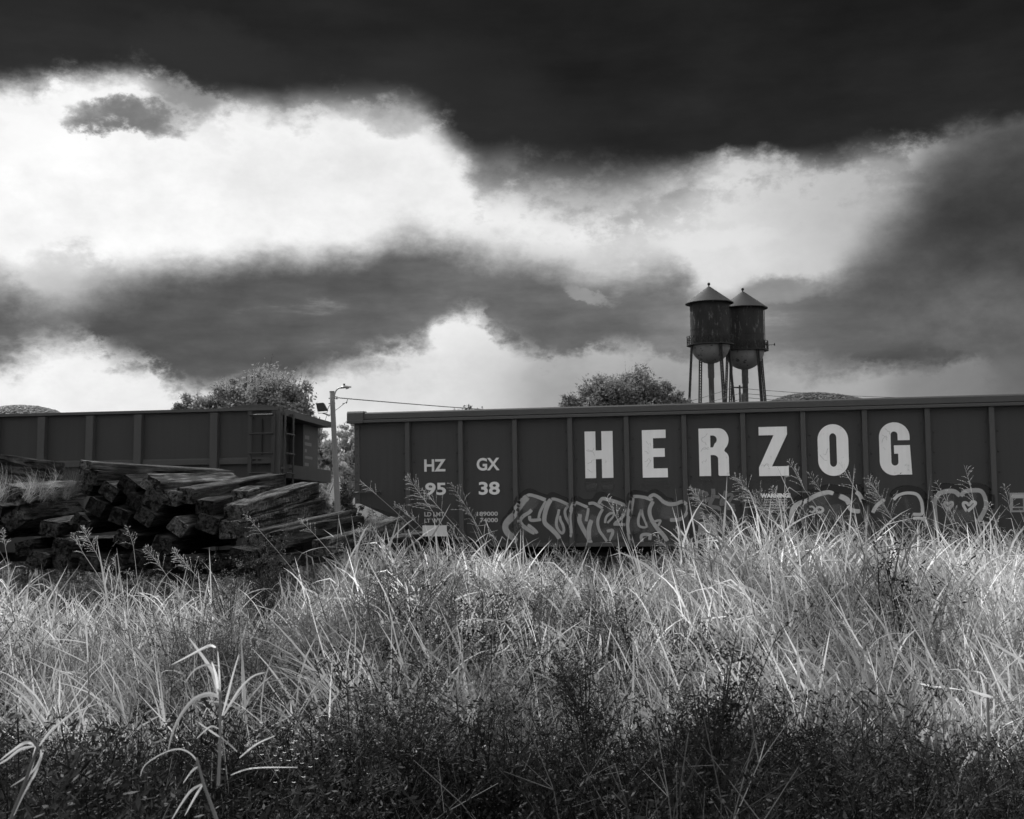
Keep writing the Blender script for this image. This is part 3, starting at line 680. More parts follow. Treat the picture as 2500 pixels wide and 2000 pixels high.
    # trucks
    for tc_ in (1.75, LEN - 1.75):
        for y in (.60, 2.40):
            m = MB(); m.prism([(tc_ - 1.15, .38), (tc_ - 1.15, .62), (tc_ - .75, .66), (tc_ - .42, .88), (tc_ + .42, .88), (tc_ + .75, .66), (tc_ + 1.15, .62), (tc_ + 1.15, .38), (tc_ + .8, .38), (tc_ + .42, .30), (tc_ - .42, .30), (tc_ - .8, .38)], y - .06, y + .06, 'y'); m.build('truck_frame', 'car_under', WAG)
            for k in (-.09, .09): MB().tube([(tc_ + k, y - .09 if y < 1.5 else y + .09, .34), (tc_ + k, y - .09 if y < 1.5 else y + .09, .66)], .06, 10).build('spring', 'car_under', WAG)
        MB().box(tc_ - .2, tc_ + .2, .68, 2.32, .50, .74).build('bolster', 'car_under', WAG)
        for dx in (-.88, .88):
            ax = tc_ + dx; w_ = empty('wheelset', (ax, 1.5, .42)); w_.parent = WAG
            MB().tube([(0, -.98, 0), (0, .98, 0)], .07, 10).build('axle', 'car_under', w_)
            for s_ in (-1, 1):
                pr = [(.10, s_ * .68), (.42, s_ * .67), (.42, s_ * .77), (.40, s_ * .80), (.30, s_ * .775), (.12, s_ * .81), (.0, s_ * .81)]
                m = MB().lathe(pr, seg=32); m.v = [(x, z, y) for x, y, z in m.v]; m.build('wheel', 'car_under', w_)
    # brake gear and rod under the side sill
    MB().tube([(3.2, .25, .80), (LEN - 3.2, .25, .80)], .03, 6).build('brake_rod', 'car_under', WAG)
    MB().tube([(LEN * .42, .8, .78), (LEN * .42 + .9, .8, .78)], .2, 14).build('air_reservoir', 'car_under', WAG)
wagon()

# lettering: flat paint sheets a few millimetres proud
def letter_mesh(name, contours, mat, box, y=-.014, parent=WAG, depth=.002):
    """contours in a unit box (0..1, 0..1); box = (t0, z0, t1, z1); first outer, holes after (curve fill)"""
    cu = bpy.data.curves.new(name, 'CURVE'); cu.dimensions = '2D'; cu.fill_mode = 'BOTH'; cu.extrude = depth
    t0, z0, t1, z1 = box
    for c in contours:
        s = cu.splines.new('POLY'); s.points.add(len(c) - 1)
        for i, (x, yy) in enumerate(c): s.points[i].co = (t0 + x * (t1 - t0), z0 + yy * (z1 - z0), 0, 1)
        s.use_cyclic_u = True
    return curve_part(name, cu, mat, y, parent)
def curve_part(name, cu, mat, y, parent, post=None):
    o = bpy.data.objects.new('tmp', cu); COL.objects.link(o)
    dg = bpy.context.evaluated_depsgraph_get(); me = bpy.data.meshes.new_from_object(o.evaluated_get(dg))
    bpy.data.objects.remove(o); co_ = np.empty(len(me.vertices) * 3, np.float32); me.vertices.foreach_get('co', co_); co_ = co_.reshape(-1, 3)
    if post is not None: co_[:, :2] = post(co_[:, :2])
    out = np.stack([co_[:, 0], y - co_[:, 2], co_[:, 1]], 1); me.vertices.foreach_set('co', out.ravel()); me.materials.clear(); me.materials.append(MATS[mat]); me.update()
    me.name = name; return obj(name, me, parent)
def arc(cx, cy, rx, ry, a0, a1, n=12): return [(cx + rx * math.cos(math.radians(a0 + (a1 - a0) * i / n)), cy + ry * math.sin(math.radians(a0 + (a1 - a0) * i / n))) for i in range(n + 1)]
def pbox(x0, y0, x1, y1):
    """px corners (top left, bottom right) -> sheet box"""
    a = plane(x0, y0); b = plane(x1, y1); c = plane(x0, y1); d = plane(x1, y0)
    return ((a[0] + c[0]) / 2, (b[1] + c[1]) / 2, (b[0] + d[0]) / 2, (a[1] + d[1]) / 2)
c3 = lambda x, y: (1380 + x * .26902, 950 + y * .26898); c4 = lambda x, y: (1900 + x * .27829, 950 + y * .27829)
def big(ch, x0, y0, x1, y1, cf):
    a = cf(x0, y0); b = cf(x1, y1); return pbox(a[0], a[1], b[0], b[1])
shapes = {
 'H': [[(0, 0), (.385, 0), (.385, .405), (.60, .405), (.60, 0), (1, 0), (1, 1), (.60, 1), (.60, .59), (.385, .59), (.385, 1), (0, 1)]],
 'E': [[(0, 0), (.98, 0), (.98, .19), (.43, .19), (.43, .43), (.88, .43), (.88, .61), (.43, .61), (.43, .825), (.93, .825), (.93, 1), (0, 1)]],
 'R': [[(0, 0), (.385, 0), (.385, .44), (.46, .44)] + arc(.46, .36, .17, .08, 90, 0, 6) + [(.63, .02), (.66, 0), (1, 0), (.985, .06)] + arc(.80, .36, .185, .15, 0, 70, 8) + [(.84, .53)] + arc(.66, .76, .33, .24, -50, 90, 16) + [(0, 1)],
       [(.385, .60), (.385, .85)] + arc(.46, .76, .14, .09, 90, -60, 10) + [(.47, .60)]],
 'Z': [[(0, 0), (1, 0), (1, .195), (.44, .195), (.975, .84), (.975, 1), (.02, 1), (.02, .83), (.52, .83), (0, .175)]],
 'O': [arc(.5, .70, .5, .30, 0, 180, 24) + arc(.5, .30, .5, .30, 180, 360, 24), arc(.5, .74, .115, .085, 180, 0, 12) + arc(.5, .26, .115, .085, 0, -180, 12)],
 'G': [[(1, 0), (.62, 0), (.62, .03)] + arc(.44, .26, .44, .27, -55, -180, 14) + arc(.48, .72, .48, .28, 180, 0, 24) + [(.96, .655), (.585, .655)] + arc(.475, .76, .11, .065, 0, 180, 10) + arc(.475, .24, .11, .065, 180, 360, 10) + [(.585, .40), (.46, .40), (.46, .56), (.96, .56)]],
}
BIG = {'H': (180, 384, 434, 808, c3), 'E': (700, 371, 932, 803, c3), 'R': (1214, 357, 1488, 789, c3), 'Z': (1754, 343, 2024, 789, c3), 'O': (347, 309, 616, 762, c4), 'G': (886, 292, 1166, 752, c4)}
for ch, v in BIG.items():
    box = big(ch, *v); o = letter_mesh('letter', shapes[ch], 'letter_white', box); tag(o, 'big white painted letter ' + ch)
    # hairline cracks in the vinyl
    r = random.Random(ord(ch)); cm = MB()
    for k in range({'H': 4, 'E': 4, 'R': 5, 'Z': 2, 'O': 2, 'G': 3}[ch]):
        x = r.uniform(.04, .20); yv = r.uniform(.15, .9); pts = []
        for i in range(5):
            pts.append(Vector((box[0] + min(.34, x) * (box[2] - box[0]), -.0175, box[1] + min(.97, max(.03, yv)) * (box[3] - box[1])))); x += r.uniform(.02, .09); yv += r.uniform(-.06, .06)
        cm.ribbon(pts, [.0035] * 5, Vector((0, 1, 0)))
    cm.build('crack', 'crack', o)
def text_part(s, box, mat, off=0.012, y=-.014, cond=None, label=None):
    cu = bpy.data.curves.new('t', 'FONT'); cu.body = s; cu.size = 1; cu.offset = off; cu.extrude = 0.001; cu.resolution_u = 4
    t0, z0, t1, z1 = box
    def fit(a):
        mn, mx = a.min(0), a.max(0); return (a - mn) / (mx - mn) * np.array([t1 - t0, z1 - z0]) + np.array([t0, z0])
    o = curve_part('stencil_text', cu, mat, y, WAG, fit); tag(o, label or 'white stencilled ' + s); return o
c2 = lambda x, y: (1000 + x * .12751, 1110 + y * .12754)
def tx(s, x0, y0, x1, y1, mat='letter_small', off=.028, cf=c2): a = cf(x0, y0); b = cf(x1, y1); text_part(s, pbox(a[0], a[1], b[0], b[1]), mat, off)
tx('HZ', 285, 90, 697, 325); tx('GX', 1288, 62, 1725, 306); tx('95', 305, 538, 700, 780); tx('38', 1328, 520, 1730, 770)
tx('LD LMT', 288, 1100, 668, 1183, 'letter_dull', .03); tx('LT WT', 288, 1225, 612, 1303, 'letter_dull', .03); tx('189000', 1293, 1092, 1695, 1175, 'letter_dull', .03); tx('74000', 1352, 1213, 1695, 1295, 'letter_dull', .03)
cw = lambda x, y: (1840 + x * .05218, 1190 + y * .05217)
tx('WARNING!', 320, 280, 1720, 492, 'letter_white', .06, cw); tx('BEFORE UNLOADING', 490, 545, 1560, 610, 'letter_dull', .05, cw); tx('OR CAR CONTACT', 480, 665, 1550, 745, 'letter_dull', .05, cw)
tx('HERZOG RAILROAD', 455, 790, 1600, 862, 'letter_dull', .05, cw); tx('SERVICES INCORPORATED', 255, 915, 1720, 990, 'letter_dull', .05, cw); tx('(816) 233-9001', 570, 1050, 1530, 1125, 'letter_dull', .05, cw)
def plate_part(x0, y0, x1, y1, mat, name='label_plate', y0_=-.012, label=None):
    t0, z0, t1, z1 = pbox(x0, y0, x1, y1); o = MB().box(t0, t1, y0_, -.001, z0, z1).build(name, mat, WAG)
    if label: tag(o, label)
    return o
plate_part(1032, 1283, 1091, 1309.5, 'plate', label='blank pale rectangle painted under the weights')
plate_part(1705, 1274, 1750, 1306, 'plate_dull', label='blank grey rectangle beside the graffiti tag')
# four faint lines under the warning: one dull block each
for k in range(4): plate_part(1861, 1258 + k * 5.4, 1861 + (62, 58, 66, 50)[k], 1261.2 + k * 5.4, 'paint_line' if 'paint_line' in MATS else grey('paint_line', .10).name, 'faded_line', -.006)
# framed data panel at the right edge
pl = plate_part(2465, 1203, 2531, 1250.5, 'plate_dull', 'data_panel', label='pale framed data panel with dark print near the right edge')
for x0, y0, x1, y1, mt in ((2471, 1207.5, 2527, 1216, 'letter_dull'), (2473, 1217, 2497, 1237, 'car_paint'), (2500, 1208, 2525, 1237, 'car_paint'), (2472, 1240, 2497, 1246, 'car_frame'), (2500, 1240, 2526, 1246, 'car_frame')):
    t0, z0, t1, z1 = pbox(x0, y0, x1, y1); MB().box(t0, t1, -.0145, -.010, z0, z1).build('panel_print', mt, pl)

# graffiti: soft-edged spray strokes that follow the sheet and step over the ribs
LAY = [0.0]
def strokes(name, mat, S, cf, label=None, scale=.2412):
    m = MB()
    for pts, w in S:
        LAY[0] += .00006
        ps = [plane(*cf(x, y)) for x, y in catmull(pts, 7)]
        q = [np.array(ps[0])]
        for p in ps[1:]:
            d = np.linalg.norm(np.array(p) - q[-1]); n = max(1, int(d / .012))
            b = q[-1].copy()
            for i in range(1, n + 1): q.append(b + (np.array(p) - b) * i / n)
        wm = w * scale / F * 18.0 * 0.88; o = len(m.v); n = len(q)
        for i in range(n):
            d = q[min(i + 2, n - 1)] - q[max(i - 2, 0)]; d = d / (np.linalg.norm(d) + 1e-9); nn = np.array([-d[1], d[0]])
            en = min(1, min(i, n - 1 - i) * .012 / (wm * .9) + .15)
            k_ = wm * (.85 + .25 * noise.noise((i * .05, w, len(S))))
            for c, al in ((-1.25, 0), (-.7, 1), (0, 1), (.7, 1), (1.25, 0)):
                p = q[i] + nn * k_ * c; m.v.append((p[0], -.009 - LAY[0] - rib_off(p[0]), p[1])); m.a.append(al * en)
        for i in range(n - 1):
            for c in range(4): a = o + i * 5 + c; m.f.append((a, a + 1, a + 6, a + 5))
    ob = m.build(name, mat, WAG, attr='cover')
    if label: tag(ob, label)
    return ob
g5 = lambda x, y: (1200 + x * .2412, 1150 + y * .24108)
strokes('graffiti_shadow', 'paint_dark', [
    ([(170, 470), (250, 370), (290, 280), (380, 215), (480, 250), (570, 275), (620, 250), (700, 285), (790, 320)], 46),
    ([(110, 560), (140, 490), (200, 440), (240, 390)], 40), ([(820, 320), (860, 290), (920, 320), (970, 320), (1040, 310), (1095, 245), (1180, 270), (1280, 300), (1370, 350)], 44),
    ([(1395, 330), (1420, 240), (1500, 232), (1580, 250), (1640, 215), (1700, 240), (1760, 290), (1850, 310)], 42)], g5, 'black sprayed edge above the graffiti letters')
for q_ in [([(300, 420), (420, 320), (500, 330)], 90), ([(230, 540), (300, 600), (380, 660)], 100), ([(620, 360), (700, 350), (720, 400)], 80), ([(610, 520), (740, 640)], 90), ([(880, 380), (930, 480), (950, 560)], 70), ([(1060, 420), (1040, 560), (1080, 680)], 80), ([(1150, 360), (1290, 380), (1280, 440)], 80), ([(1120, 560), (1190, 640), (1320, 620)], 80), ([(1460, 330), (1580, 340)], 90), ([(1440, 460), (1450, 640)], 70), ([(1580, 480), (1660, 640)], 80), ([(1690, 330), (1760, 380), (1900, 370)], 110), ([(1680, 400), (1800, 430), (1930, 420)], 90), ([(1510, 600), (1590, 610)], 60)]: strokes('graffiti_fill', 'paint_faint', [q_], g5)
# paler ghosts of older paint under some letters
for q_ in [([(236, 822), (240, 880), (243, 945)], 92), ([(385, 822), (388, 880), (390, 945)], 92), ([(815, 815), (818, 870), (820, 930)], 200), ([(1285, 800), (1288, 870)], 95), ([(1890, 800), (1893, 860)], 220)]: strokes('faded_paint', 'paint_ghost', [q_], c3, None, .269)
G = {
 'C': [([(300, 330), (340, 280), (380, 243), (470, 264), (556, 298)], 24), ([(375, 255), (325, 300), (290, 350), (258, 395), (235, 445), (185, 490), (148, 535), (143, 585), (172, 635), (240, 690), (275, 715)], 46),
       ([(556, 298), (520, 360), (490, 425), (476, 490)], 18), ([(410, 390), (380, 422), (330, 452), (292, 500), (312, 548), (370, 592), (445, 637)], 26), ([(388, 450), (400, 498), (512, 490)], 22), ([(362, 540), (440, 600), (465, 636)], 22)],
 'O': [([(605, 287), (640, 285), (700, 305), (785, 346)], 22), ([(608, 284), (575, 330), (550, 400), (535, 480), (546, 532), (600, 582), (660, 642), (692, 690)], 31), ([(785, 346), (746, 400), (752, 462), (782, 522), (811, 572), (816, 612), (806, 672)], 20),
       ([(686, 385), (675, 440), (660, 500), (661, 560), (690, 612), (718, 630), (734, 600), (722, 545), (700, 500), (690, 450)], 20)],
 'M': [([(850, 316), (830, 352), (806, 420), (800, 482), (806, 562), (811, 642)], 28), ([(850, 316), (900, 336), (980, 371)], 20), ([(980, 371), (975, 430), (956, 515)], 18), ([(978, 332), (1030, 326), (1080, 350), (1130, 381)], 21),
       ([(900, 430), (890, 500), (920, 572), (980, 680), (1012, 735)], 30), ([(1016, 490), (992, 560), (985, 640), (992, 705)], 30)],
 'B': [([(1130, 381), (1092, 450), (1076, 520), (1092, 600), (1132, 660), (1172, 718)], 20), ([(1082, 340), (1120, 282), (1180, 292), (1270, 316), (1340, 346), (1361, 372)], 25), ([(1361, 372), (1350, 430), (1310, 482), (1242, 535)], 20), ([(1230, 540), (1300, 541), (1360, 546)], 18),
       ([(1150, 531), (1160, 472), (1200, 431), (1240, 431), (1226, 470), (1170, 530)], 17), ([(1165, 612), (1220, 601), (1226, 630), (1206, 680), (1196, 712)], 19)],
 'A': [([(1430, 261), (1480, 258), (1560, 271), (1640, 301)], 24), ([(1430, 261), (1416, 350), (1396, 450), (1386, 552), (1402, 652), (1428, 742)], 31), ([(1640, 301), (1606, 370), (1601, 432), (1626, 502), (1680, 582), (1742, 652), (1785, 715)], 27),
       ([(1520, 385), (1496, 450), (1486, 512), (1502, 561), (1570, 566), (1550, 500), (1530, 450), (1520, 388)], 17), ([(1526, 722), (1521, 652), (1600, 646), (1600, 702)], 23), ([(1642, 512), (1710, 502), (1682, 560)], 15)],
 'T': [([(1590, 272), (1640, 242), (1690, 266), (1740, 311), (1800, 336), (1870, 331), (1930, 311), (1985, 341)], 25), ([(1985, 341), (1986, 400), (1960, 450), (1900, 491), (1800, 496)], 23), ([(1872, 562), (1930, 622), (1985, 702), (1950, 742)], 21)],
}
for k, S in G.items(): strokes('graffiti_letter', 'paint_grey', S, g5, 'grey outlined graffiti letter ' + k)
g4 = lambda x, y: (1680 + x * .09274, 1170 + y * .09275)
strokes('graffiti_tag', 'paint_dim', [([(150, 520), (200, 420), (330, 360), (480, 400), (330, 480), (280, 520), (480, 540), (620, 530)], 90), ([(230, 230), (230, 330)], 90), ([(660, 230), (660, 450), (580, 690), (800, 760), (820, 840)], 70), ([(620, 440), (860, 480)], 60),
    ([(1000, 290), (960, 450), (890, 590), (890, 720)], 80), ([(960, 450), (1130, 400), (1150, 480), (1070, 620), (1070, 830)], 60), ([(890, 590), (1020, 650), (1240, 700)], 55), ([(1240, 740), (1140, 770), (1230, 810), (1200, 850)], 40)], g4, 'small grey sprayed tag right of the graffiti', .0927)
strokes('graffiti_tag', 'paint_dim', [([(60, 1000), (250, 880), (420, 800)], 150), ([(100, 1100), (330, 1000), (620, 960), (690, 1020), (600, 1090), (420, 1130)], 70), ([(180, 1180), (300, 1080)], 90)], g4, 'thick grey sprayed arrow below the small tag', .0927)
g6 = lambda x, y: (1780 + x * .33395, 1150 + y * .33378)
strokes('graffiti_shadow', 'paint_dark', [([(470, 240), (560, 190), (650, 150), (740, 130), (850, 140), (930, 130), (985, 200), (1000, 260)], 40), ([(1180, 200), (1240, 155), (1310, 140), (1390, 155), (1430, 220), (1440, 300)], 40), ([(1495, 170), (1560, 130), (1650, 128), (1690, 150), (1760, 120), (1860, 130), (1900, 190), (1890, 300)], 40)], g6, 'black sprayed halo round the bubble graffiti', .334)
for q_ in [([(500, 330), (560, 260), (680, 210), (740, 220)], 60), ([(640, 330), (760, 300), (860, 290)], 70), ([(1260, 260), (1340, 240)], 90), ([(1560, 220), (1640, 200)], 50), ([(1740, 190), (1820, 200)], 50), ([(1560, 320), (1700, 330), (1800, 300)], 60)]:
    strokes('graffiti_fill', 'paint_faint', [q_], g6, None, .334)
strokes('graffiti_bubble', 'paint_bright', [([(458, 385), (456, 330), (468, 275), (505, 240), (572, 214), (640, 177), (722, 156), (765, 168)], 21), ([(585, 262), (612, 262), (625, 285), (608, 303), (588, 292)], 9), ([(645, 300), (638, 278), (655, 264), (680, 272), (684, 290), (664, 304), (648, 298)], 11), ([(925, 150), (958, 182), (976, 232)], 20), ([(868, 250), (900, 288), (962, 296)], 18), ([(800, 180), (860, 210), (880, 250)], 26)], g6, 'round faced grey bubble graffiti with two ring eyes', .334)
strokes('graffiti_bubble', 'paint_bright', [([(1046, 310), (1082, 250), (1142, 206)], 17), ([(1200, 212), (1240, 177), (1300, 161), (1370, 171), (1404, 220), (1414, 290), (1402, 316), (1340, 316)], 15), ([(1340, 346), (1400, 346), (1434, 372), (1436, 412)], 15)], g6, 'half round pale bubble graffiti below the letter G', .334)
strokes('graffiti_bubble', 'paint_grey', [([(1520, 430), (1507, 350), (1502, 230), (1530, 172), (1590, 148), (1650, 152), (1690, 188)], 21), ([(1690, 188), (1720, 152), (1780, 142), (1838, 147), (1868, 190), (1876, 260), (1850, 322), (1818, 372)], 20), ([(1600, 290), (1575, 250), (1580, 232), (1600, 240), (1625, 228), (1632, 248), (1602, 290)], 12), ([(1840, 400), (1870, 380), (1910, 390), (1915, 420)], 12)], g6, 'double bubble graffiti right of the letter G', .334)
strokes('graffiti_heart', 'paint_bright', [([(1738, 298), (1712, 252), (1716, 232), (1740, 236), (1752, 250), (1772, 228), (1794, 226), (1796, 245), (1740, 298)], 13)], g6, 'pale outlined heart in the double bubble graffiti', .334)

# ------------------------------------------------------------------ the plain wagon on the left
PH2 = 0.145
O2 = at(676, 999, 19.75); O2 = Vector((O2.x, O2.y, RAIL_Z))
W2 = empty('gondola_wagon', O2, 0); W2.rotation_euler = Matrix.Rotation(-PH2, 3, 'Z').to_euler()
W2.matrix_world = Matrix.Translation(O2) @ Matrix.Rotation(-PH2, 4, 'Z') @ Matrix.Rotation(math.radians(-2.4), 4, 'X')
tag(W2, 'plain dark ribbed open rail wagon with end ladders behind the timber pile', 'rail wagon')
C2U = Vector((math.cos(PH2), -math.sin(PH2), 0)); C2N = Vector((math.sin(PH2), math.cos(PH2), 0))
def plane2(px, py):
    r = ray(px, py); e = Vector((0, 0, EYE)); k = (O2 - e).dot(C2N) / r.dot(C2N); p = e + r * k - O2; return p.dot(C2U), p.z
def wagon2():
    L2 = 15.0; zt = plane2(400, 1006.5)[1]; zm = plane2(500, 1134)[1]; zm2 = plane2(500, 1121)[1]; zb = .85; W = 2.75
    rp = [plane2(x, 1060)[0] for x in (520, 334, 216, 98)]; st = rp[2] - rp[3]; rp += [rp[3] - st * k for k in range(1, 6)]
    ed = [0.0] + rp + [-L2]
    for near in (True, False):
        y0, s_ = (0, -1) if near else (W, 1)
        for a, b in zip(([0.0] if near else [-.45]) + ed[1:], ed[1:]):
            nx = nz = 8; vs = []; r = random.Random(a)
            dsh = r.uniform(-.012, .016)
            for j in range(nz + 1):
                for i in range(nx + 1):
                    u, v = i / nx, j / nz; x = b + (a - b) * u; z = zm + (zt - zm) * v; vs.append((x, y0 - s_ * (dsh * math.sin(PI * u) * math.sin(PI * v) + .006 * noise.noise((x * 1.7, z * 1.7, 3))), z))
            MB().add(vs, [(j * 9 + i, j * 9 + i + 1, (j + 1) * 9 + i + 1, (j + 1) * 9 + i) for j in range(8) for i in range(8)]).build('side_panel', 'car2_paint', W2, smooth=True)
            MB().box(b + .07, a - .07, min(y0 - s_ * .045, y0 - s_ * .06), max(y0 - s_ * .045, y0 - s_ * .06), zb, zm + .01).build('lower_panel', 'car2_paint', W2)
        for x in rp: MB().prism([(x - .075, y0), (x - .068, y0 + s_ * .10), (x + .068, y0 + s_ * .10), (x + .075, y0)], zb - .02, zt - .03, 'z').build('rib', 'car2_frame', W2)
        MB().prism([(y0 - s_ * .06, zt - .005), (y0 - s_ * .06, zt + .045), (y0 + s_ * .06, zt + .045), (y0 + s_ * .07, zt - .005)], -L2, 0 if near else -.45).build('top_chord', 'car2_frame', W2)
        MB().prism([(y0 - s_ * .02, zm), (y0 + s_ * .035, zm), (y0 + s_ * .035, zm2 - .01), (y0 - s_ * .005, zm2 + .02)], -L2 + .02, -.02 if near else -.46).build('belt_rail', 'car2_frame', W2)
        # corner posts
        if near: MB().box(-.10, .04, min(y0 - s_ * .05, y0 + s_ * .055), max(y0 - s_ * .05, y0 + s_ * .055), zb - .3, zt + .05).build('corner_post', 'car2_frame', W2)
    # peaked gusset on the top near the corner
    MB().prism([(-.95, zt + .045), (-.72, zt + .10), (-.36, zt + .11), (-.05, zt + .06), (-.05, zt + .045)], -.03, .035, 'y').build('top_gusset', 'car2_frame', W2)
    MB().box(-L2 + .6, -.55, .065, W - .065, 1.0, 1.05).build('floor', 'car_under', W2)
    for e in (-.45, -L2 + .45): MB().box(e - .02, e + .02, .062, W - .062, zb, zt - .01).build('end_wall', 'car2_paint', W2)
    # end platform: cap, shelf, posts
    zs = plane2(700, 1128)[1]
    MB().box(-.44, .05, .062, W + .06, zt - .085, zt + .03).build('end_cap', 'car2_frame', W2)
    MB().box(-.44, .05, .062, W + .06, zs - .26, zs - .02).build('end_shelf', 'car2_frame', W2)
    MB().box(-.42, -.16, W - 1.0, W - .12, zs - .01, zt - .09).build('end_panel', 'car2_frame', W2)
    MB().box(-.42, -.20, W - 1.0, W - .12, .7, zs - .27).build('end_panel', 'car2_frame', W2)
    # faint print on the end panel
    for k, (w_, h) in enumerate(((.26, .07), (.4, .06), (.12, .06), (.46, .05), (.24, .06))):
        MB().box(-.159, -.1565, W - .92, W - .92 + w_, zt - .30 - k * .13 - h, zt - .30 - k * .13).build('faded_print', 'letter_dull_end' if 'letter_dull_end' in MATS else grey('letter_dull_end', .12).name, W2)
    # ladders
    x0, x1 = plane2(610, 1060)[0], plane2(667, 1060)[0]
    rz = [plane2(640, y)[1] for y in (1009, 1055, 1103, 1151, 1199)]
    for x in (x0, x1): MB().box(x - .035, x + .035, -.13, -.115, zb - .1, zt - .02).build('ladder_stile', 'car2_paint', W2)
    for z in rz: MB().tube([(x0, -.145, z - .03), (x1, -.145, z - .03)], .015, 6).build('rung', 'car2_paint', W2)
    for y in (-.02, .40): MB().box(.105, .12, y - .035, y + .035, zb - .1, zt - .03).build('ladder_stile', 'car2_paint', W2)
    for z in rz[1:]: MB().tube([(.135, -.02, z - .03), (.135, .40, z - .03)], .017, 6).build('rung', 'car2_frame', W2)
    for x in (x0, x1):
        for z in (zt - .12, zb + .3): MB().box(x - .02, x + .02, -.114, 0, z - .02, z + .02).build('ladder_bracket', 'car2_frame', W2)
    for y in (-.02, .40):
        for z in (zt - .06, zs - .1): MB().box(.05, .104, y - .02, y + .02, z - .02, z + .02).build('ladder_bracket', 'car2_frame', W2)
    z = rz[3] + .2; xg = (x0 + x1) / 2
    for a in (-.16, -.06):
        for b in (0, -.09): MB().box(xg + a - .03, xg + a + .03, -.048, -.037, z + b - .012, z + b + .012).build('slot', 'car_under', W2)
    MB().tube([(-.30, -.03, zt - .15), (-.30, -.03, zm2 + .05)], .012, 6).build('conduit', 'car_under', W2)
    MB().box(-L2 + 1, -1, 1.2, 1.55, .65, .99).build('centre_sill', 'car_under', W2)
    for tc_ in (-1.9, -L2 + 1.9):
        for y in (.55, 2.2): MB().prism([(tc_ - 1.1, .38), (tc_ - 1.1, .62), (tc_ - .42, .85), (tc_ + .42, .85), (tc_ + 1.1, .62), (tc_ + 1.1, .38), (tc_ + .4, .30), (tc_ - .4, .30)], y - .06, y + .06, 'y').build('truck_frame', 'car_under', W2)
        for dx in (-.88, .88):
            w_ = empty('wheelset', (tc_ + dx, 1.38, .42)); w_.parent = W2
            MB().tube([(0, -.9, 0), (0, .9, 0)], .07, 8).build('axle', 'car_under', w_)
            for s_ in (-1, 1):
                m = MB().lathe([(.1, s_ * .68), (.42, s_ * .67), (.42, s_ * .78), (.3, s_ * .77), (.0, s_ * .8)], seg=28); m.v = [(x, zz, y) for x, y, zz in m.v]; m.build('wheel', 'car_under', w_)
    c = MB(); c.box(-.4, .3, 1.28, 1.48, .78, .98); c.box(.3, .5, 1.22, 1.50, .72, 1.02); c.build('coupler', 'car_under', W2)
wagon2()

# ------------------------------------------------------------------ timber pile
def tie_mesh(seed, L=2.6, W=.235, H=.185, mat='creosote'):
    r = random.Random(seed); n = 18; m = MB(); b = .012
    sec = [(-W / 2 + b, -H / 2), (W / 2 - b, -H / 2), (W / 2, -H / 2 + b), (W / 2, H / 2 - b), (W / 2 - b, H / 2), (W * .17, H / 2 - .004), (-W * .15, H / 2 - .002), (-W / 2 + b, H / 2), (-W / 2, H / 2 - b), (-W / 2, -H / 2 + b)]
    k = len(sec); q = r.uniform(0, 99); bow = r.uniform(-.03, .03)
    chop = [r.uniform(-.02, .02) for _ in range(4)]
    for i in range(n + 1):
        x = -L / 2 + L * i / n
        for y, z in sec:
            e = .006 + (.010 if i in (0, n) else 0)
            dy, dz = noise.noise((x * 3 + q, y * 9, z * 9)) * e, noise.noise((x * 3 + q, y * 9, z * 9 + 40)) * e
            dx = noise.noise((y * 14 + q, z * 14, 9.0 * (i > 0))) * .03 if i in (0, n) else 0
            m.v.append((x + dx, y + dy, z + dz + bow * math.cos(PI * x / L))); m.a.append(.5)
    for i in range(n):
        for j in range(k): m.f.append((i * k + j, (i + 1) * k + j, (i + 1) * k + (j + 1) % k, i * k + (j + 1) % k))
    m.f += [tuple(range(k)), tuple(range(n * k, n * k + k))[::-1]]
    return m.mesh('railroad_tie', mat)
def timber(name, v, crackv, lich, seed):
    m = bpy.data.materials.new(name); m.use_nodes = True; t = m.node_tree; E.tree = t; p = t.nodes['Principled BSDF']
    tc = t.nodes.new('ShaderNodeTexCoord'); oi = t.nodes.new('ShaderNodeObjectInfo')
    off = t.nodes.new('ShaderNodeVectorMath'); off.operation = 'ADD'; cb = t.nodes.new('ShaderNodeCombineXYZ')
    for i in range(3): t.links.new((E(oi.outputs['Random']) * (31.0 + 7 * i)).s, cb.inputs[i])
    t.links.new(tc.outputs['Object'], off.inputs[0]); t.links.new(cb.outputs[0], off.inputs[1])
    def mp(sc): q = t.nodes.new('ShaderNodeMapping'); q.inputs['Scale'].default_value = sc; t.links.new(off.outputs[0], q.inputs[0]); return q.outputs[0]
    grain = rng_map(noise_n(mp((1.2, 16, 16)), 2.0, 6, 0.65), 0.36, 0.64)
    broad = rng_map(noise_n(mp((1.4, 5, 5)), 1.2, 4, 0.6), 0.34, 0.66)
    crack = rng_map(noise_n(mp((0.8, 13, 13)), 1.3, 3, 0.5, 0.4), 0.54, 0.60)
    li = rng_map(noise_n(mp((1, 1, 1)), 26.0, 6, 0.7), *lich)
    L = (0.35 + grain * 0.75) * (0.5 + broad) * v * (0.6 + E(oi.outputs['Random']) * 0.8)
    L = mixv(L, 0.21, li * broad); L = mixv(L, L * 0.22, crack)
    c = t.nodes.new('ShaderNodeCombineColor')
    for i in range(3): t.links.new(L.s, c.inputs[i])
    t.links.new(c.outputs[0], p.inputs['Base Color']); p.inputs['Roughness'].default_value = 0.92; p.inputs['Specular IOR Level'].default_value = 0.08
    b = t.nodes.new('ShaderNodeBump'); b.inputs['Strength'].default_value = 1.0; b.inputs['Distance'].default_value = 0.02
    t.links.new((grain * 0.5 + li * 0.25 - crack * 1.2).s, b.inputs['Height']); t.links.new(b.outputs[0], p.inputs['Normal'])
    MATS[name] = m
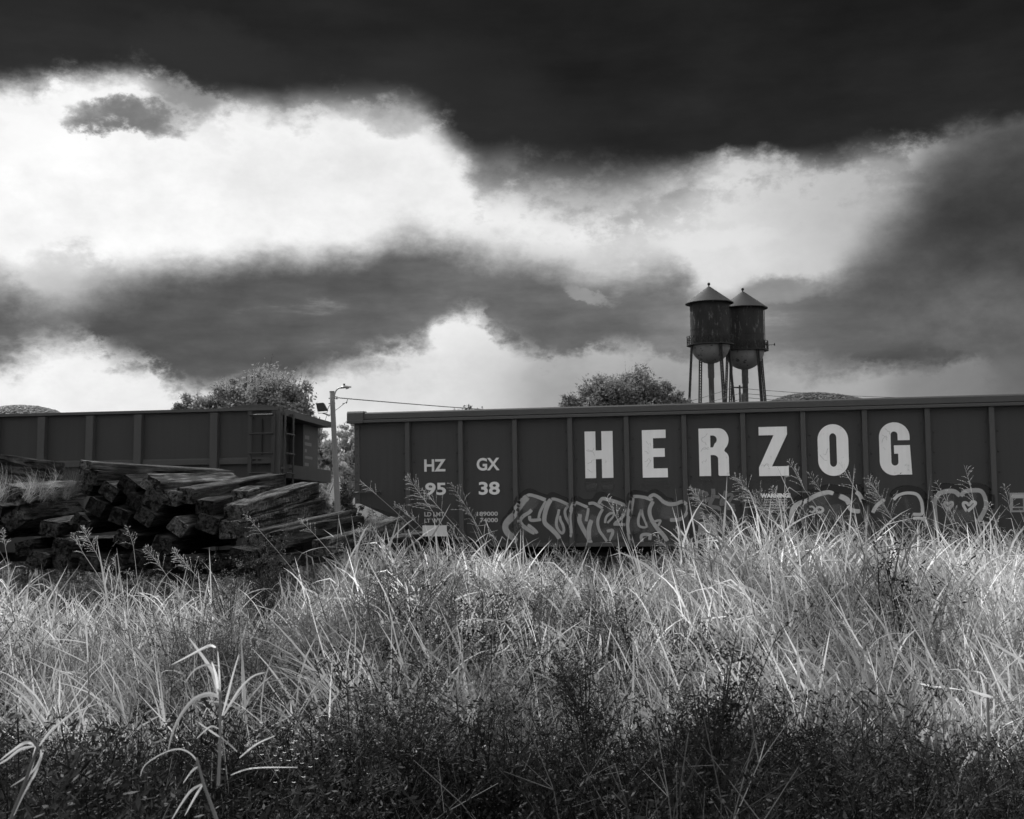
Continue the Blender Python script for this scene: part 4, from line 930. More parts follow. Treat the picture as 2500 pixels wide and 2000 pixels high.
timber('creosote', 0.034, .2, (0.62, 0.74), 1); timber('creosote_grey', 0.085, .2, (0.58, 0.70), 2); timber('moss_wood', 0.080, .3, (0.46, 0.62), 3)
TM = {mt: [tie_mesh(s + 10 * i, mat=mt) for s in range(4)] for i, mt in enumerate(('creosote', 'creosote_grey', 'moss_wood'))}
def tie(x1, y1, Y1, x2, y2, roll, label, mat='creosote', L=2.6, group='discarded railroad ties', sc=1.0):
    """left end centre px + distance, right end px; the far end's distance follows from the length"""
    a = at(x1, y1, Y1); lo, hi = Y1, Y1 + L
    for _ in range(40):
        mid = (lo + hi) / 2
        if (at(x2, y2, mid) - a).length < L: lo = mid
        else: hi = mid
    b = at(x2, y2, lo); d = (b - a).normalized()
    if (b - a).length < L * .97: b = a + d * L
    c = (a + b) / 2; up = Vector((0, 0, 1)); s = up.cross(d).normalized(); u = d.cross(s)
    M = Matrix((d, s, u)).transposed().to_4x4() @ Matrix.Rotation(math.radians(roll), 4, 'X')
    ms = TM[mat]; o = obj('railroad_tie', ms[random.randrange(len(ms))])
    o.matrix_world = Matrix.Translation(c) @ M @ Matrix.Diagonal((L / 2.6, sc, sc, 1))
    return tag(o, label, 'railroad tie', group)
YT = 14.6
tie(-165, 1118, YT + .7, 132, 1150, 4, 'thick weathered tie on top at the far left edge of the pile', 'creosote_grey', sc=1.5)
tie(28, 1208, YT, 192, 1196, 18, 'grass covered tie below the topmost one at the far left', 'creosote_grey', sc=1.2)
tie(34, 1268, YT - .15, 182, 1250, -32, 'tie with blocky cut end and split pale side low at the far left', 'creosote_grey', sc=1.15)
tie(120, 1292, YT - .2, 250, 1270, 10, 'dark tie end beside the split tie at the lower left')
tie(207, 1144, YT + .45, 555, 1163, 8, 'long cracked tie lying along the crest of the pile', 'creosote_grey', sc=1.08)
tie(220, 1166, YT + .3, 520, 1180, 6, 'dark tie directly under the crest tie, its end just showing', sc=1.05)
tie(206, 1186, YT + .35, 420, 1200, 32, 'tilted black tie end at the left shoulder of the pile')
tie(264, 1200, YT + .1, 470, 1202, 34, 'tilted tie with a lit upper edge left of the pile centre')
tie(310, 1187, YT + .1, 520, 1188, 40, 'diamond set tie end just below the crest tie', sc=1.12)
tie(366, 1183, YT, 575, 1176, 30, 'tie with grey mossy side butting right below the crest', 'creosote_grey', sc=1.05)
tie(330, 1226, YT - .05, 540, 1215, 24, 'tie end with cracked face under the diamond set end')
tie(372, 1222, YT - .1, 560, 1210, 36, 'large leaning tie end in the middle of the pile', sc=1.15)
tie(412, 1216, YT, 600, 1200, 10, 'short pale mossy tie side right of the large leaning end', 'moss_wood')
tie(232, 1238, YT, 420, 1236, 28, 'black tie end low on the left shoulder of the pile')
tie(290, 1262, YT - .15, 470, 1250, 22, 'broad dark tie end in the lower middle of the pile', sc=1.1)
tie(352, 1262, YT - .2, 520, 1246, 30, 'square tie end low down right of the broad dark end')
tie(194, 1278, YT - .1, 380, 1268, 38, 'ridged tie end at the lower left of the pile')
tie(432, 1288, YT - .35, 590, 1262, 36, 'ridged diamond tie end at the lower right of the pile', 'creosote_grey')
tie(452, 1212, YT + .1, 676, 1172, 4, 'long grey tie sloping up to the right with a sawn far end', 'creosote_grey', sc=1.12)
tie(498, 1240, YT - .15, 660, 1212, 8, 'stubby tie end under the long upward sloping tie')
tie(505, 1280, YT - .3, 640, 1256, 18, 'black tie end under the stubby one at the pile\'s right half', sc=1.1)
tie(585, 1216, YT + .5, 652, 1202, 4, 'short mossy tie stub wedged between the two sloping ties', 'moss_wood', L=1.6)
tie(572, 1254, YT - .1, 757, 1196, 2, 'lit mossy tie sloping up steeply, highest at the right', 'moss_wood', sc=1.22)
tie(560, 1294, YT - .25, 775, 1238, 2, 'mossy tie lying just under the lit sloping one', 'moss_wood', sc=1.22)
tie(618, 1316, YT - .35, 850, 1262, -4, 'flat grey tie below the mossy ones on the right slope', 'creosote_grey', sc=1.1)
tie(672, 1322, YT - .75, 868, 1280, -8, 'tie with round shouldered dark end facing out on the right slope', 'creosote', sc=1.2)
tie(786, 1338, YT - .7, 975, 1278, -3, 'pale tie furthest right, sloping up towards the lettered wagon', 'moss_wood', sc=1.1)
tie(585, 1362, YT - 1.0, 720, 1330, 10, 'black tie end half hidden by weeds at the pile\'s lower right', sc=1.1)
tie(690, 1372, YT - 1.0, 800, 1352, -6, 'worn tie deep in the grass under the right slope', 'creosote_grey')
tie(150, 1336, YT - .5, 330, 1326, 12, 'lowest tie at the left foot of the pile behind the seed heads')
tie(60, 1338, YT - .4, 240, 1330, -10, 'dark lowest tie at the far left foot of the pile')
tie(-40, 1300, YT - .1, 110, 1290, 14, 'dark tie end at the left picture edge under the split tie')
tie(-20, 1250, YT + .3, 150, 1240, 8, 'black tie in the gap behind the split tie at the far left')
tie(300, 1316, YT - .4, 470, 1300, 26, 'unlit tie end at the bottom middle of the pile')
tie(395, 1330, YT - .5, 560, 1312, 18, 'unlit tie end at the bottom right of the pile behind grass')
tie(1466, 1434, 15.2, 1540, 1437, 3, 'single dark tie lying in the grass below the graffiti', L=.95)
random.seed(21)
for k in range(8):
    x = 90 + k * 62; tie(x, 1372 + random.uniform(-8, 8), YT - .6, x + 180, 1362, random.uniform(-15, 35), 'black buried tie at the very bottom of the pile, lost in shade', group='buried ties at the pile\'s base')

# ------------------------------------------------------------------ vegetation
def V3(x, y, z): return Vector((x, y, z))
def blade(m, r, base, L, w, az, lean, curl, tone, seg=5, twist=0.0, fold=False):
    """one grass leaf: leaves the base at 'lean' from the vertical towards az and curls over"""
    d = V3(math.cos(az), math.sin(az), 0); p = Vector(base); pts = [p.copy()]; th = lean; kink = r.randint(1, seg - 2) if r.random() < .22 else 0
    for i in range(seg):
        st = L / seg; p = p + (d * math.sin(th) + V3(0, 0, math.cos(th))) * st; pts.append(p.copy()); th += curl / seg
        if kink and i == kink: th += r.uniform(.5, 1.5)
    sd_ = V3(-d.y, d.x, 0); q = twist
    n = d * math.cos(q) + sd_ * math.sin(q) + V3(0, 0, .25)
    ws = [w * (.55 + .45 * min(1, i / 1.5)) * (1 - (i / seg) ** 2.2) + .0008 for i in range(seg + 1)]
    m.ribbon(pts, ws, n, tone); return pts
def grass_clump(seed, n=34, h=(.45, 1.05), w=(.004, .011), spread=.10, bias=-.22, curl=(.2, 1.5)):
    r = random.Random(seed); m = MB()
    for _ in range(n):
        a = r.uniform(0, 2 * PI); rr = spread * math.sqrt(r.random()); b = V3(rr * math.cos(a), rr * math.sin(a), -.03)
        az = r.uniform(0, 2 * PI); le = abs(r.gauss(0, .22)); L = r.uniform(*h)
        dx = math.cos(az) * math.sin(le) + bias; dy = math.sin(az) * math.sin(le); az2 = math.atan2(dy, dx); le2 = math.asin(min(.9, math.hypot(dx, dy)))
        blade(m, r, b, L, r.uniform(*w), az2, le2, r.uniform(*curl) * (1.4 if r.random() < .2 else .7), r.random(), 6, r.uniform(-1.2, 1.2))
    return m
def panicle(m, r, p, d, L, nb, tone0=.5, droop=.6, fine=.0024):
    d = d.normalized(); side = d.cross(V3(0, 1, 0)).normalized(); fw = d.cross(side)
    m.tube([p, p + d * L * .6, p + d * L + side * .01], [.0028, .0018, .0008], 3, .5, False)
    for k in range(nb):
        u = (k / nb) ** .85; b = p + d * L * u * .97; a = r.uniform(0, 2 * PI); l = L * (.46 * (1 - u) + .10) * r.uniform(.7, 1.2)
        o = (side * math.cos(a) + fw * math.sin(a)); dr = (d * r.uniform(.5, 1.0) + o * r.uniform(.5, 1.0)).normalized()
        e1 = b + dr * l * .55; e2 = e1 + (dr + V3(0, 0, -droop * r.random())).normalized() * l * .45
        m.tube([b, e1, e2], [.0013, .0011, .0007], 3, .4, False)
        for s_ in range(int(4 + l * 60)):
            t_ = r.uniform(.2, 1); q = b.lerp(e1, t_ / .55) if t_ < .55 else e1.lerp(e2, (t_ - .55) / .45)
            sd_ = (dr + V3(r.gauss(0, .5), r.gauss(0, .5), r.gauss(0, .4))).normalized(); ln = r.uniform(.008, .014); wv = sd_.cross(V3(r.gauss(0, 1), r.gauss(0, 1), r.gauss(0, 1))).normalized() * fine
            m.add([q, q + sd_ * ln * .5 + wv, q + sd_ * ln, q + sd_ * ln * .5 - wv], [(0, 1, 2, 3)], [r.random()] * 4)
def seed_grass(seed, H, lean=-.28, leafs=5, lw=.014, pl=.36, nb=26, leaf_len=.5, yl=0.0):
    """tall seed-headed grass: returns stem+leaf mesh builder and panicle mesh builder"""
    r = random.Random(seed); st, lf, pn = MB(), MB(), MB()
    p = V3(0, 0, -.05); th = abs(lean) * .75; sx = -1 if lean < 0 else 1; pts = [p.copy()]; n = 9
    for i in range(n):
        p = p + V3(math.sin(th) * sx, yl * .3, math.cos(th)) * ((H - pl * .6) / n); pts.append(p.copy()); th += abs(lean) * .5 / n
    st.tube(pts, [.0048 - .0030 * i / n for i in range(n + 1)], 5, .6, False)
    for k in range(leafs):
        u = r.uniform(.15, .86); i = min(n - 1, int(u * n)); b = pts[i].lerp(pts[i + 1], u * n - i)
        az = (PI if r.random() < .55 else 0) + r.gauss(0, .7); blade(lf, r, b, leaf_len * r.uniform(.6, 1.2), lw * r.uniform(.6, 1.2), az, r.uniform(.2, .6), r.uniform(.3, 1.4), r.uniform(.1, .9), 7, r.uniform(-.5, .5))
    panicle(pn, r, pts[-1], pts[-1] - pts[-2] + V3(r.gauss(0, .02), 0, 0), pl, nb)
    return st, lf, pn
def join(*ms):
    o = MB()
    for m in ms: o.add(m.v, m.f, m.a)
    return o
def bush(seed, H=.75, W=.42, stems=9, twigs=8, leaves=22, ls=.016):
    r = random.Random(seed); w, l = MB(), MB()
    for s_ in range(stems):
        az = r.uniform(0, 2 * PI); le = abs(r.gauss(0, .45)); p = V3(r.gauss(0, .03), r.gauss(0, .03), -.04); L = H * r.uniform(.7, 1.1)
        tip = p + V3(math.cos(az) * math.sin(le), math.sin(az) * math.sin(le), math.cos(le)) * L; mid = p.lerp(tip, .5) + V3(r.gauss(0, .03), r.gauss(0, .03), .02)
        w.tube([p, mid, tip], [.005, .0035, .0012], 3, .3, False)
        for t_ in range(twigs):
            u = r.uniform(.25, 1); b = p.lerp(mid, u / .5) if u < .5 else mid.lerp(tip, (u - .5) / .5)
            a2 = r.uniform(0, 2 * PI); d = V3(math.cos(a2), math.sin(a2), r.uniform(.1, 1.1)).normalized(); tl = W * r.uniform(.3, .75) * (1.15 - u * .6); e = b + d * tl
            w.tube([b, e], [.0018, .0008], 3, .3, False)
            for k in range(leaves):
                v = r.uniform(.12, 1.05); q = b.lerp(e, v) + V3(r.gauss(0, .012), r.gauss(0, .012), r.gauss(0, .012)); ax = (d * .6 + V3(r.gauss(0, .8), r.gauss(0, .8), r.gauss(.1, .7))).normalized()
                sw = ax.cross(V3(r.gauss(0, 1), r.gauss(0, 1), r.gauss(0, 1))).normalized(); ln = ls * r.uniform(.6, 1.5)
                l.add([q, q + ax * ln * .5 + sw * ln * .17, q + ax * ln, q + ax * ln * .5 - sw * ln * .17], [(0, 1, 2, 3)], [r.random()] * 4)
    return join(w, l)
PROTO = {}
def proto(kind, i, m, mat):
    o = bpy.data.objects.new('%s_%02d' % (kind, i), m.mesh(kind, mat, attr='tone')); PROTO.setdefault(kind, []).append(o)
def leafy_clump(seed, stems=4, H=(.75, 1.2), nl=(5, 8), lw=(.008, .019), ll=(.26, .58), basal=6, bias=.36, curl=(-.1, 1.1)):
    """several leaning leafy grass stalks with arching leaves all the way up"""
    r = random.Random(seed); m = MB()
    def tn(): return r.uniform(.8, 1) if r.random() < .25 else (r.uniform(0, .12) if r.random() < .3 else r.uniform(.1, .6))
    for s_ in range(stems):
        b = V3(r.gauss(0, .10), r.gauss(0, .10), -.04); h = r.uniform(*H); th = bias * r.uniform(.3, 1.6); dy = r.gauss(0, .15); pts = [b]; n = 6
        for i in range(n): b = b + V3(-math.sin(th), dy * .5, math.cos(th)) * (h / n); pts.append(b); th += .05
        m.tube(pts, [.0045 - .0028 * i / n for i in range(n + 1)], 3, tn(), False)
        for k in range(r.randint(*nl)):
            u = r.uniform(.2, 1.0); i = min(n - 1, int(u * n)); q = pts[i].lerp(pts[i + 1], u * n - i); az = (PI if r.random() < .6 else 0) + r.gauss(0, .9)
            blade(m, r, q, r.uniform(*ll), r.uniform(*lw), az, r.uniform(.15, .65), r.uniform(*curl) * (1.5 if r.random() < .15 else 1), tn(), 5, r.uniform(-1.1, 1.1))
    for k in range(basal): blade(m, r, V3(r.gauss(0, .1), r.gauss(0, .1), -.03), r.uniform(.4, .9), r.uniform(*lw), PI + r.gauss(0, 1.3), abs(r.gauss(.3, .2)), r.uniform(.05, 1.1), tn(), 5, r.uniform(-1.2, 1.2))
    return m
for i in range(7): proto('tan', i, leafy_clump(100 + i), 'grass_tan')
for i in range(4): proto('mid', i, leafy_clump(120 + i, 3, (.5, .9), (5, 7), (.006, .013), (.2, .45), 9, .18), 'grass_mid')
for i in range(3): proto('fine', i, grass_clump(140 + i, 48, (.3, .75), (.0028, .0045), .13, -.08, (.8, 2.4)), 'grass_mid')
for i in range(4): proto('pale', i, grass_clump(160 + i, 4, (.55, 1.1), (.009, .018), .10, -.38, (.05, 1.1)), 'grass_pale')
for i in range(4): proto('broad', i, leafy_clump(170 + i, 3, (.45, .95), (4, 7), (.016, .030), (.32, .62), 3, .30, (.5, 2.0)), 'grass_tan')
for i in range(5):
    s_, l_, p_ = seed_grass(180 + i, 1.35 + .08 * i, -.35, 6, .012, .30, 14, .42); proto('seeded', i, join(s_, l_, p_), 'seed')
for i in range(5): proto('bush', i, bush(200 + i, .75, .42, 8, 7, 13, .021), 'weed_dark')
for i in range(3): proto('bushm', i, bush(220 + i, .7, .35, 8, 8, 18, .015), 'weed_mid')
for i in range(3): proto('low', i, bush(240 + i, .30, .26, 10, 6, 12, .022), 'weed_dark')
def wiry(seed):
    """thin dry stalks, forked and bent"""
    r = random.Random(seed); m = MB()
    for k in range(7):
        p = V3(r.gauss(0, .06), r.gauss(0, .06), -.03); d = V3(r.gauss(-.15, .45), r.gauss(0, .3), 1).normalized(); pts = [p]; L = r.uniform(.45, .95)
        for i in range(6): d = (d + V3(r.gauss(0, .13), r.gauss(0, .1), r.gauss(-.04, .08))).normalized(); p = p + d * L / 6; pts.append(p)
        m.tube(pts, [.0026, .0024, .0021, .0018, .0015, .0012, .0008], 3, r.random(), False)
        for q in range(4):
            i = r.randint(2, 5); e = pts[i] + (d + V3(r.gauss(0, .7), r.gauss(0, .5), r.gauss(.2, .4))).normalized() * r.uniform(.06, .2); m.tube([pts[i], e], [.0013, .0007], 3, r.random(), False)
    return m
for i in range(4): proto('wiry', i, wiry(260 + i), 'grass_mid')
for i in range(3): proto('wiryd', i, wiry(265 + i), 'stem_dark')
for i in range(6): proto('near', i, leafy_clump(190 + i, 4, (.30, .62), (4, 7), (.006, .016), (.20, .45), 8, .36), 'grass_tan')
fl = MB(); r_ = random.Random(5)
for k in range(40):
    c = V3(r_.gauss(0, .07), r_.gauss(0, .07), r_.gauss(.45, .04)); 
    for a in range(5):
        t_ = a * 2 * PI / 5; e = c + V3(math.cos(t_), math.sin(t_), .3) * .006; f2 = c + V3(math.cos(t_ + .6), math.sin(t_ + .6), .3) * .006; fl.add([c, e, f2], [(0, 1, 2)], [.5] * 3)
proto('flower', 0, fl, 'flower')

def scatter(name, label, cat, kind, P):
    """P: list of (x, y, z, rx, ry, rz, scale)"""
    P = np.array(P, np.float32); n = len(P)
    me = bpy.data.meshes.new(name); me.from_pydata([tuple(map(float, p[:3])) for p in P], [], [])
    a = me.attributes.new('rot', 'FLOAT_VECTOR', 'POINT'); a.data.foreach_set('vector', np.ascontiguousarray(P[:, 3:6]).ravel())
    a = me.attributes.new('scl', 'FLOAT', 'POINT'); a.data.foreach_set('value', np.ascontiguousarray(P[:, 6]))
    a = me.attributes.new('pick', 'INT', 'POINT'); a.data.foreach_set('value', rng.integers(0, len(PROTO[kind]), n).astype(np.int32))
    o = tag(obj(name, me), label, cat, kind='stuff')
    src = bpy.data.collections.new('source_' + kind)
    for p in PROTO[kind]: src.objects.link(p)
    g = bpy.data.node_groups.new(name, 'GeometryNodeTree')
    g.interface.new_socket('Geometry', in_out='INPUT', socket_type='NodeSocketGeometry'); g.interface.new_socket('Geometry', in_out='OUTPUT', socket_type='NodeSocketGeometry')
    N = g.nodes.new; gi, go = N('NodeGroupInput'), N('NodeGroupOutput'); ip = N('GeometryNodeInstanceOnPoints'); ci = N('GeometryNodeCollectionInfo')
    ci.inputs['Collection'].default_value = src; ci.inputs['Separate Children'].default_value = True; ci.inputs['Reset Children'].default_value = True
    def na(nm, ty): q = N('GeometryNodeInputNamedAttribute'); q.data_type = ty; q.inputs['Name'].default_value = nm; return next(s for s in q.outputs if s.enabled and s.name == 'Attribute')
    er = N('FunctionNodeEulerToRotation'); l = g.links.new
    l(gi.outputs[0], ip.inputs['Points']); l(ci.outputs[0], ip.inputs['Instance']); ip.inputs['Pick Instance'].default_value = True
    l(na('pick', 'INT'), ip.inputs['Instance Index']); l(na('rot', 'FLOAT_VECTOR'), er.inputs[0]); l(er.outputs[0], ip.inputs['Rotation']); l(na('scl', 'FLOAT'), ip.inputs['Scale'])
    l(ip.outputs[0], go.inputs[0])
    md = o.modifiers.new('scatter', 'NODES'); md.node_group = g
    return o
CONT = [(a, b - 10) for a, b in [(-200, 1205), (0, 1205), (100, 1200), (200, 1222), (300, 1205), (380, 1200), (460, 1235), (580, 1240), (660, 1205), (740, 1172), (820, 1150), (900, 1122), (1000, 1112), (1080, 1150), (1200, 1180), (1300, 1196), (1440, 1186), (1540, 1160), (1640, 1112), (1760, 1080), (1850, 1084), (2000, 1100), (2156, 1122), (2400, 1140)]]
def limit_z(x, y):
    """how high the mass of grass stands at a place: a rolling top line, lower in the middle"""
    px = 1250 + x / y * F; d = px / 1.1596
    for (a, h0), (b, h1) in zip(CONT, CONT[1:]):
        if a <= d <= b: c = h0 + (h1 - h0) * (d - a) / (b - a); break
    else: c = 1160
    return EYE - (c * 1.1596 - horizon(px)) / F * y
def pile_zone(x, y):
    """inside the timber pile"""
    px = 1250 + x / y * F
    return y > 13.3 and px < 1000 - (y - 13.3) * 60 and track_d(x, y) < 0
def place(n, y0, y1, hp, smin, smax, tilt=.12, rz=.7, margin=1.2, dens=None, over=0.0, near=1.0, cap=None):
    out = []; k = 0
    while len(out) < n and k < n * 30:
        k += 1
        y = math.sqrt(random.uniform(y0 * y0, y1 * y1)); x = random.uniform(-.5, .5) * (y * .96 + margin * 2)
        if track_d(x, y) > -1.0 or pile_zone(x, y): continue
        if dens is not None and random.random() > dens(x, y): continue
        gz = ground_z(x, y); s = random.uniform(smin, smax) * (near + (1 - near) * smooth01(5.5, 12.5, y)) * (1 + .20 * smooth01(.06, .18, x / y) * smooth01(7, 9, y) + .18 * math.exp(-((x / y + .07) / .06) ** 2)) * (1 + .5 * noise.noise((x * 1.3, y * .9, 8.8))); lim = (limit_z(x, y) + over - gz) / hp * (.93 + .36 * noise.noise((x * .9, y * .5, 4.4)))
        s = min(s, lim * random.uniform(.60, 1.12))
        if cap is not None: s = min(s, cap(x, y, gz) * random.uniform(.7, 1.05))
        if s < .25: continue
        out.append((x, y, gz, random.gauss(0, tilt), random.gauss(0, tilt), random.uniform(-rz, rz), s))
    return out
def weedy(x, y): q = x / y; return math.exp(-((q + .10) / .14) ** 2 - ((y - 9.0) / 3.2) ** 2)
def patch(x, y, sc=.45, o=0.0): return noise.noise((x * sc + o, y * sc, 2.2 + o))
random.seed(33)
scatter('dry_grass', 'tall pale dry grass filling the field in front of the wagons', 'grass', 'tan', place(1500, 8.0, 17.6, 1.12, .75, 1.3, .10, .6, near=.6, dens=lambda x, y: (.40 + 1.0 * (patch(x, y) + .25) + .4 * (x > 1.5)) * (1 - .85 * weedy(x, y))))
scatter('short_dry_grass', 'bright arching grass leaves in the middle of the field', 'grass', 'near', place(950, 5.4, 10.0, .85, .75, 1.3, .12, .7, dens=lambda x, y: .35 + max(0, 1.2 * (patch(x, y, .8, 17) + .3))))
scatter('green_grass', 'darker bent grass between the pale clumps', 'grass', 'mid', place(900, 6.0, 17.6, 1.1, .7, 1.25, rz=.9, near=.65))
tuft = []
for k in range(16):
    p = at(random.uniform(-10, 185), random.uniform(1168, 1200), 14.45 + random.uniform(-.1, .35)); tuft.append((p.x, p.y, p.z - .12, random.gauss(0, .3), .6, random.uniform(-.6, .6), random.uniform(.4, .7)))
scatter('fine_grass', 'fine hair thin grass tufts', 'grass', 'fine', tuft + place(520, 5.6, 17.6, .72, .7, 1.5, rz=PI, near=.8, dens=lambda x, y: .2 + 1.2 * max(0, patch(x, y, .6, 7))))
scatter('drooping_grass', 'broad drooping grass leaves tangled through the field', 'grass', 'broad', place(300, 5.6, 15, 1.05, .7, 1.2, .12, 1.2, near=.65))
scatter('broad_grass', 'scattered broad bright grass blades in the field', 'grass', 'pale', place(620, 5.3, 16.5, 1.05, .6, 1.2, rz=.9, near=.7))
scatter('seed_grass', 'many small seed headed grass stalks across the field', 'grass', 'seeded', place(240, 8, 17, 1.6, .7, 1.0, .10, .6, over=.18, near=.8) + place(60, 9, 14, 1.6, .8, 1.15, .10, .5, over=.42, dens=lambda x, y: 1.0 if x / y > .13 or -.30 < x / y < -.06 else .12))
foot = []
for k in range(90):
    y = random.uniform(11.8, 13.3); x = (random.uniform(-60, 640) - 1250) / F * y; foot.append((x, y, ground_z(x, y), 0, 0, random.uniform(-PI, PI), random.uniform(.45, .8)))
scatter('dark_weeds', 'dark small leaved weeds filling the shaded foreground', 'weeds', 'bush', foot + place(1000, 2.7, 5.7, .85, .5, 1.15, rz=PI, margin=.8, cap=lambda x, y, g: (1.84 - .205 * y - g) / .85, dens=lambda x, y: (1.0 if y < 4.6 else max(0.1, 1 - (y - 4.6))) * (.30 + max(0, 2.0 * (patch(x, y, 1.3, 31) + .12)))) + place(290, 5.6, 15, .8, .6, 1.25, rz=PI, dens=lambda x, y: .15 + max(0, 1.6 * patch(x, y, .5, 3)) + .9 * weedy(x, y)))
scatter('weeds', 'mid grey bushy weeds among the grass', 'weeds', 'bushm', place(170, 4.0, 7, .75, .6, 1.1, rz=PI, dens=lambda x, y: max(.15, 1.6 * patch(x, y, .8, 41))) + place(480, 6.2, 17.4, .72, .8, 1.6, rz=PI, dens=lambda x, y: max(.1, 1.6 * patch(x, y, .4, 11)) + 1.8 * weedy(x, y)))
scatter('dry_stalks', 'wiry pale stalks poking out of the dark weeds', 'weeds', 'wiry', place(120, 2.7, 6.5, .85, .6, 1.2, rz=PI))
scatter('dark_stalks', 'wiry dark stalks drawn against the bright grass', 'weeds', 'wiryd', place(240, 4.6, 9.5, .9, .7, 1.2, rz=PI))
scatter('ground_cover', 'low dark leafy ground cover under the weeds', 'weeds', 'low', place(520, 2.4, 6.0, .35, .6, 1.2, rz=PI))
scatter('white_flowers', 'tiny white flower heads dotted through the weeds', 'flowers', 'flower', place(26, 4, 14, .8, .8, 1.5, rz=PI, dens=lambda x, y: .15 + max(0, 2 * patch(x, y, .3, 19))))
# brush on the far side of the track closes the view under the wagons
PROTO['brush'] = [bpy.data.objects.new('brush_%02d' % i, bush(270 + i, 1.0, .6, 9, 8, 16, .05).mesh('brush', 'weed_mid', attr='tone')) for i in range(3)]
bp = []
for k in range(420):
    t_ = random.uniform(-12, 20); p = CO + CU * t_ + CN * random.uniform(5.2, 9.5); bp.append((p.x, p.y, ground_z(p.x, p.y), 0, 0, random.uniform(-PI, PI), random.uniform(.9, 1.5)))
for k in range(150):
    t_ = random.uniform(-14, -.5); p = CO + CU * t_ + CN * random.uniform(-2.4, -1.0); bp.append((p.x, p.y, ground_z(p.x, p.y), 0, 0, random.uniform(-PI, PI), random.uniform(.5, .9)))
for k in range(60):
    x = random.uniform(-4.6, -1.0); y = random.uniform(25.5, 33); bp.append((x, y, ground_z(x, y), 0, 0, random.uniform(-PI, PI), random.uniform(.9, 1.3)))
for k in range(260):
    x = random.uniform(-16, 9); y = random.uniform(40, 58); bp.append((x, y, ground_z(x, y) - .1, 0, 0, random.uniform(-PI, PI), random.uniform(1.2, 1.8)))
scatter('trackside_brush', 'dark brush growing behind the track, seen under and between the wagons', 'brush', 'brush', bp)

# single tall seed-headed plants that stand clear of the mass: (tip x, tip y px of 2156, distance, height, lean, label)
def tall_plant(tx_, ty_, Y, H, lean, label, seed, leafs=5, pl=.36, nb=26, lw=.014):
    k = 1.1596; tip = at(tx_ * k, ty_ * k, Y)
    st, lf, pn = seed_grass(seed, H, lean, leafs, lw, pl, nb)
    top = max(pn.v, key=lambda v: v[2]); bx = tip.x - top[0]; bz = tip.z - top[2]
    g = ground_z(bx, Y)
    if bz > g: # lengthen the stalk down to the ground
        s = (tip.z - g) / top[2]; st, lf, pn = seed_grass(seed, H * s, lean, leafs, lw, pl, nb); top = max(pn.v, key=lambda v: v[2]); bx = tip.x - top[0]; bz = min(g, tip.z - top[2])
    root = empty('seed_grass_plant', (bx, Y, bz)); tag(root, label, 'grass plant', 'tall seed headed grass plants')
    st.build('stem', 'seed', root, attr='tone'); pn.build('seed_head', 'seed', root, attr='tone')
    if lf.v: lf.build('leaves', 'grass_tan', root, attr='tone')
TP = [
 (1548, 992, 11.0, 1.9, -.55, 'bushy seed head leaning over below the letter R', 5, .46, 46), (1668, 962, 11.5, 2.0, -.5, 'thin forked seed head crossing the foot of the letter Z', 4, .34, 16),
 (1452, 1018, 11.5, 1.8, -.6, 'seed head over the small sprayed tag left of the bushy one', 4, .30, 30), (1625, 1020, 11.2, 1.8, -.4, 'bent seed head in front of the warning text', 5, .34, 24),
 (1768, 972, 11.0, 2.0, -.3, 'forked seed head standing in front of the letter O', 6, .34, 14), (1832, 995, 10.5, 1.9, -.45, 'dense feathery seed head between the letters O and G', 6, .44, 52),
 (1700, 990, 11.4, 1.9, -.45, 'thin seed head between the letters Z and O', 4, .30, 16), (2030, 978, 11.3, 1.9, -.2, 'sparse forked seed head above the heart graffiti', 5, .40, 13),
 (1968, 1010, 11.6, 1.8, -.3, 'small sparse seed head left of the heart graffiti', 4, .28, 10), (2112, 1015, 11.2, 1.8, -.4, 'seed head in front of the data panel at the right edge', 5, .30, 15),
 (2076, 1050, 10.8, 1.7, -.4, 'pale broad leaved stalk right of the heart graffiti', 7, .26, 12), (858, 992, 12.2, 2.0, -.5, 'long seed head left of the number 95', 5, .48, 30),
 (950, 1014, 12.0, 1.9, -.4, 'long sparse seed head between the stencilled numbers', 4, .42, 20), (890, 1022, 12.6, 1.8, -.6, 'seed head drooping across the number 95', 3, .34, 18),
 (830, 1055, 12.3, 1.7, -.6, 'seed head leaning left towards the wagon corner', 4, .34, 20), (760, 1010, 12.8, 1.7, -.7, 'thin stalk leaning across the wagon corner grab iron', 3, .24, 12),
 (640, 1088, 10.2, 1.6, -.6, 'thin grey stalk leaning over the flat tie', 2, .22, 14), (520, 1075, 10.0, 1.6, -.6, 'thin stalk in front of the ridged tie end', 2, .24, 14),
 (8, 1110, 9.6, 1.5, -.15, 'compact pale seed head at the far left edge', 4, .16, 22), (150, 1120, 9.8, 1.5, -.5, 'pale leafy stalk second from the left edge', 6, .22, 20),
 (262, 1105, 10.0, 1.5, -.1, 'thin upright stalk before the dark middle of the pile', 2, .20, 12), (178, 1105, 10.1, 1.5, -.35, 'feathery stalk before the split tie', 4, .28, 28),
 (312, 1145, 9.4, 1.4, -.5, 'seed head leaning left below the pile centre', 6, .26, 24), (365, 1150, 9.2, 1.3, -.6, 'drooping seed head below the ridged tie', 6, .26, 26),
 (245, 1165, 9.0, 1.3, -.1, 'short pale tipped stalk low before the pile', 4, .12, 10), (1300, 1150, 11.5, 1.3, -.2, 'short spiky stalk under the graffiti letter B', 6, .16, 8),
 (1150, 1165, 11.8, 1.3, -.3, 'short spiky stalk under the graffiti letter C', 6, .16, 8), (1385, 1120, 11.6, 1.5, -.5, 'stalk crossing the graffiti letter T', 5, .28, 22),
]
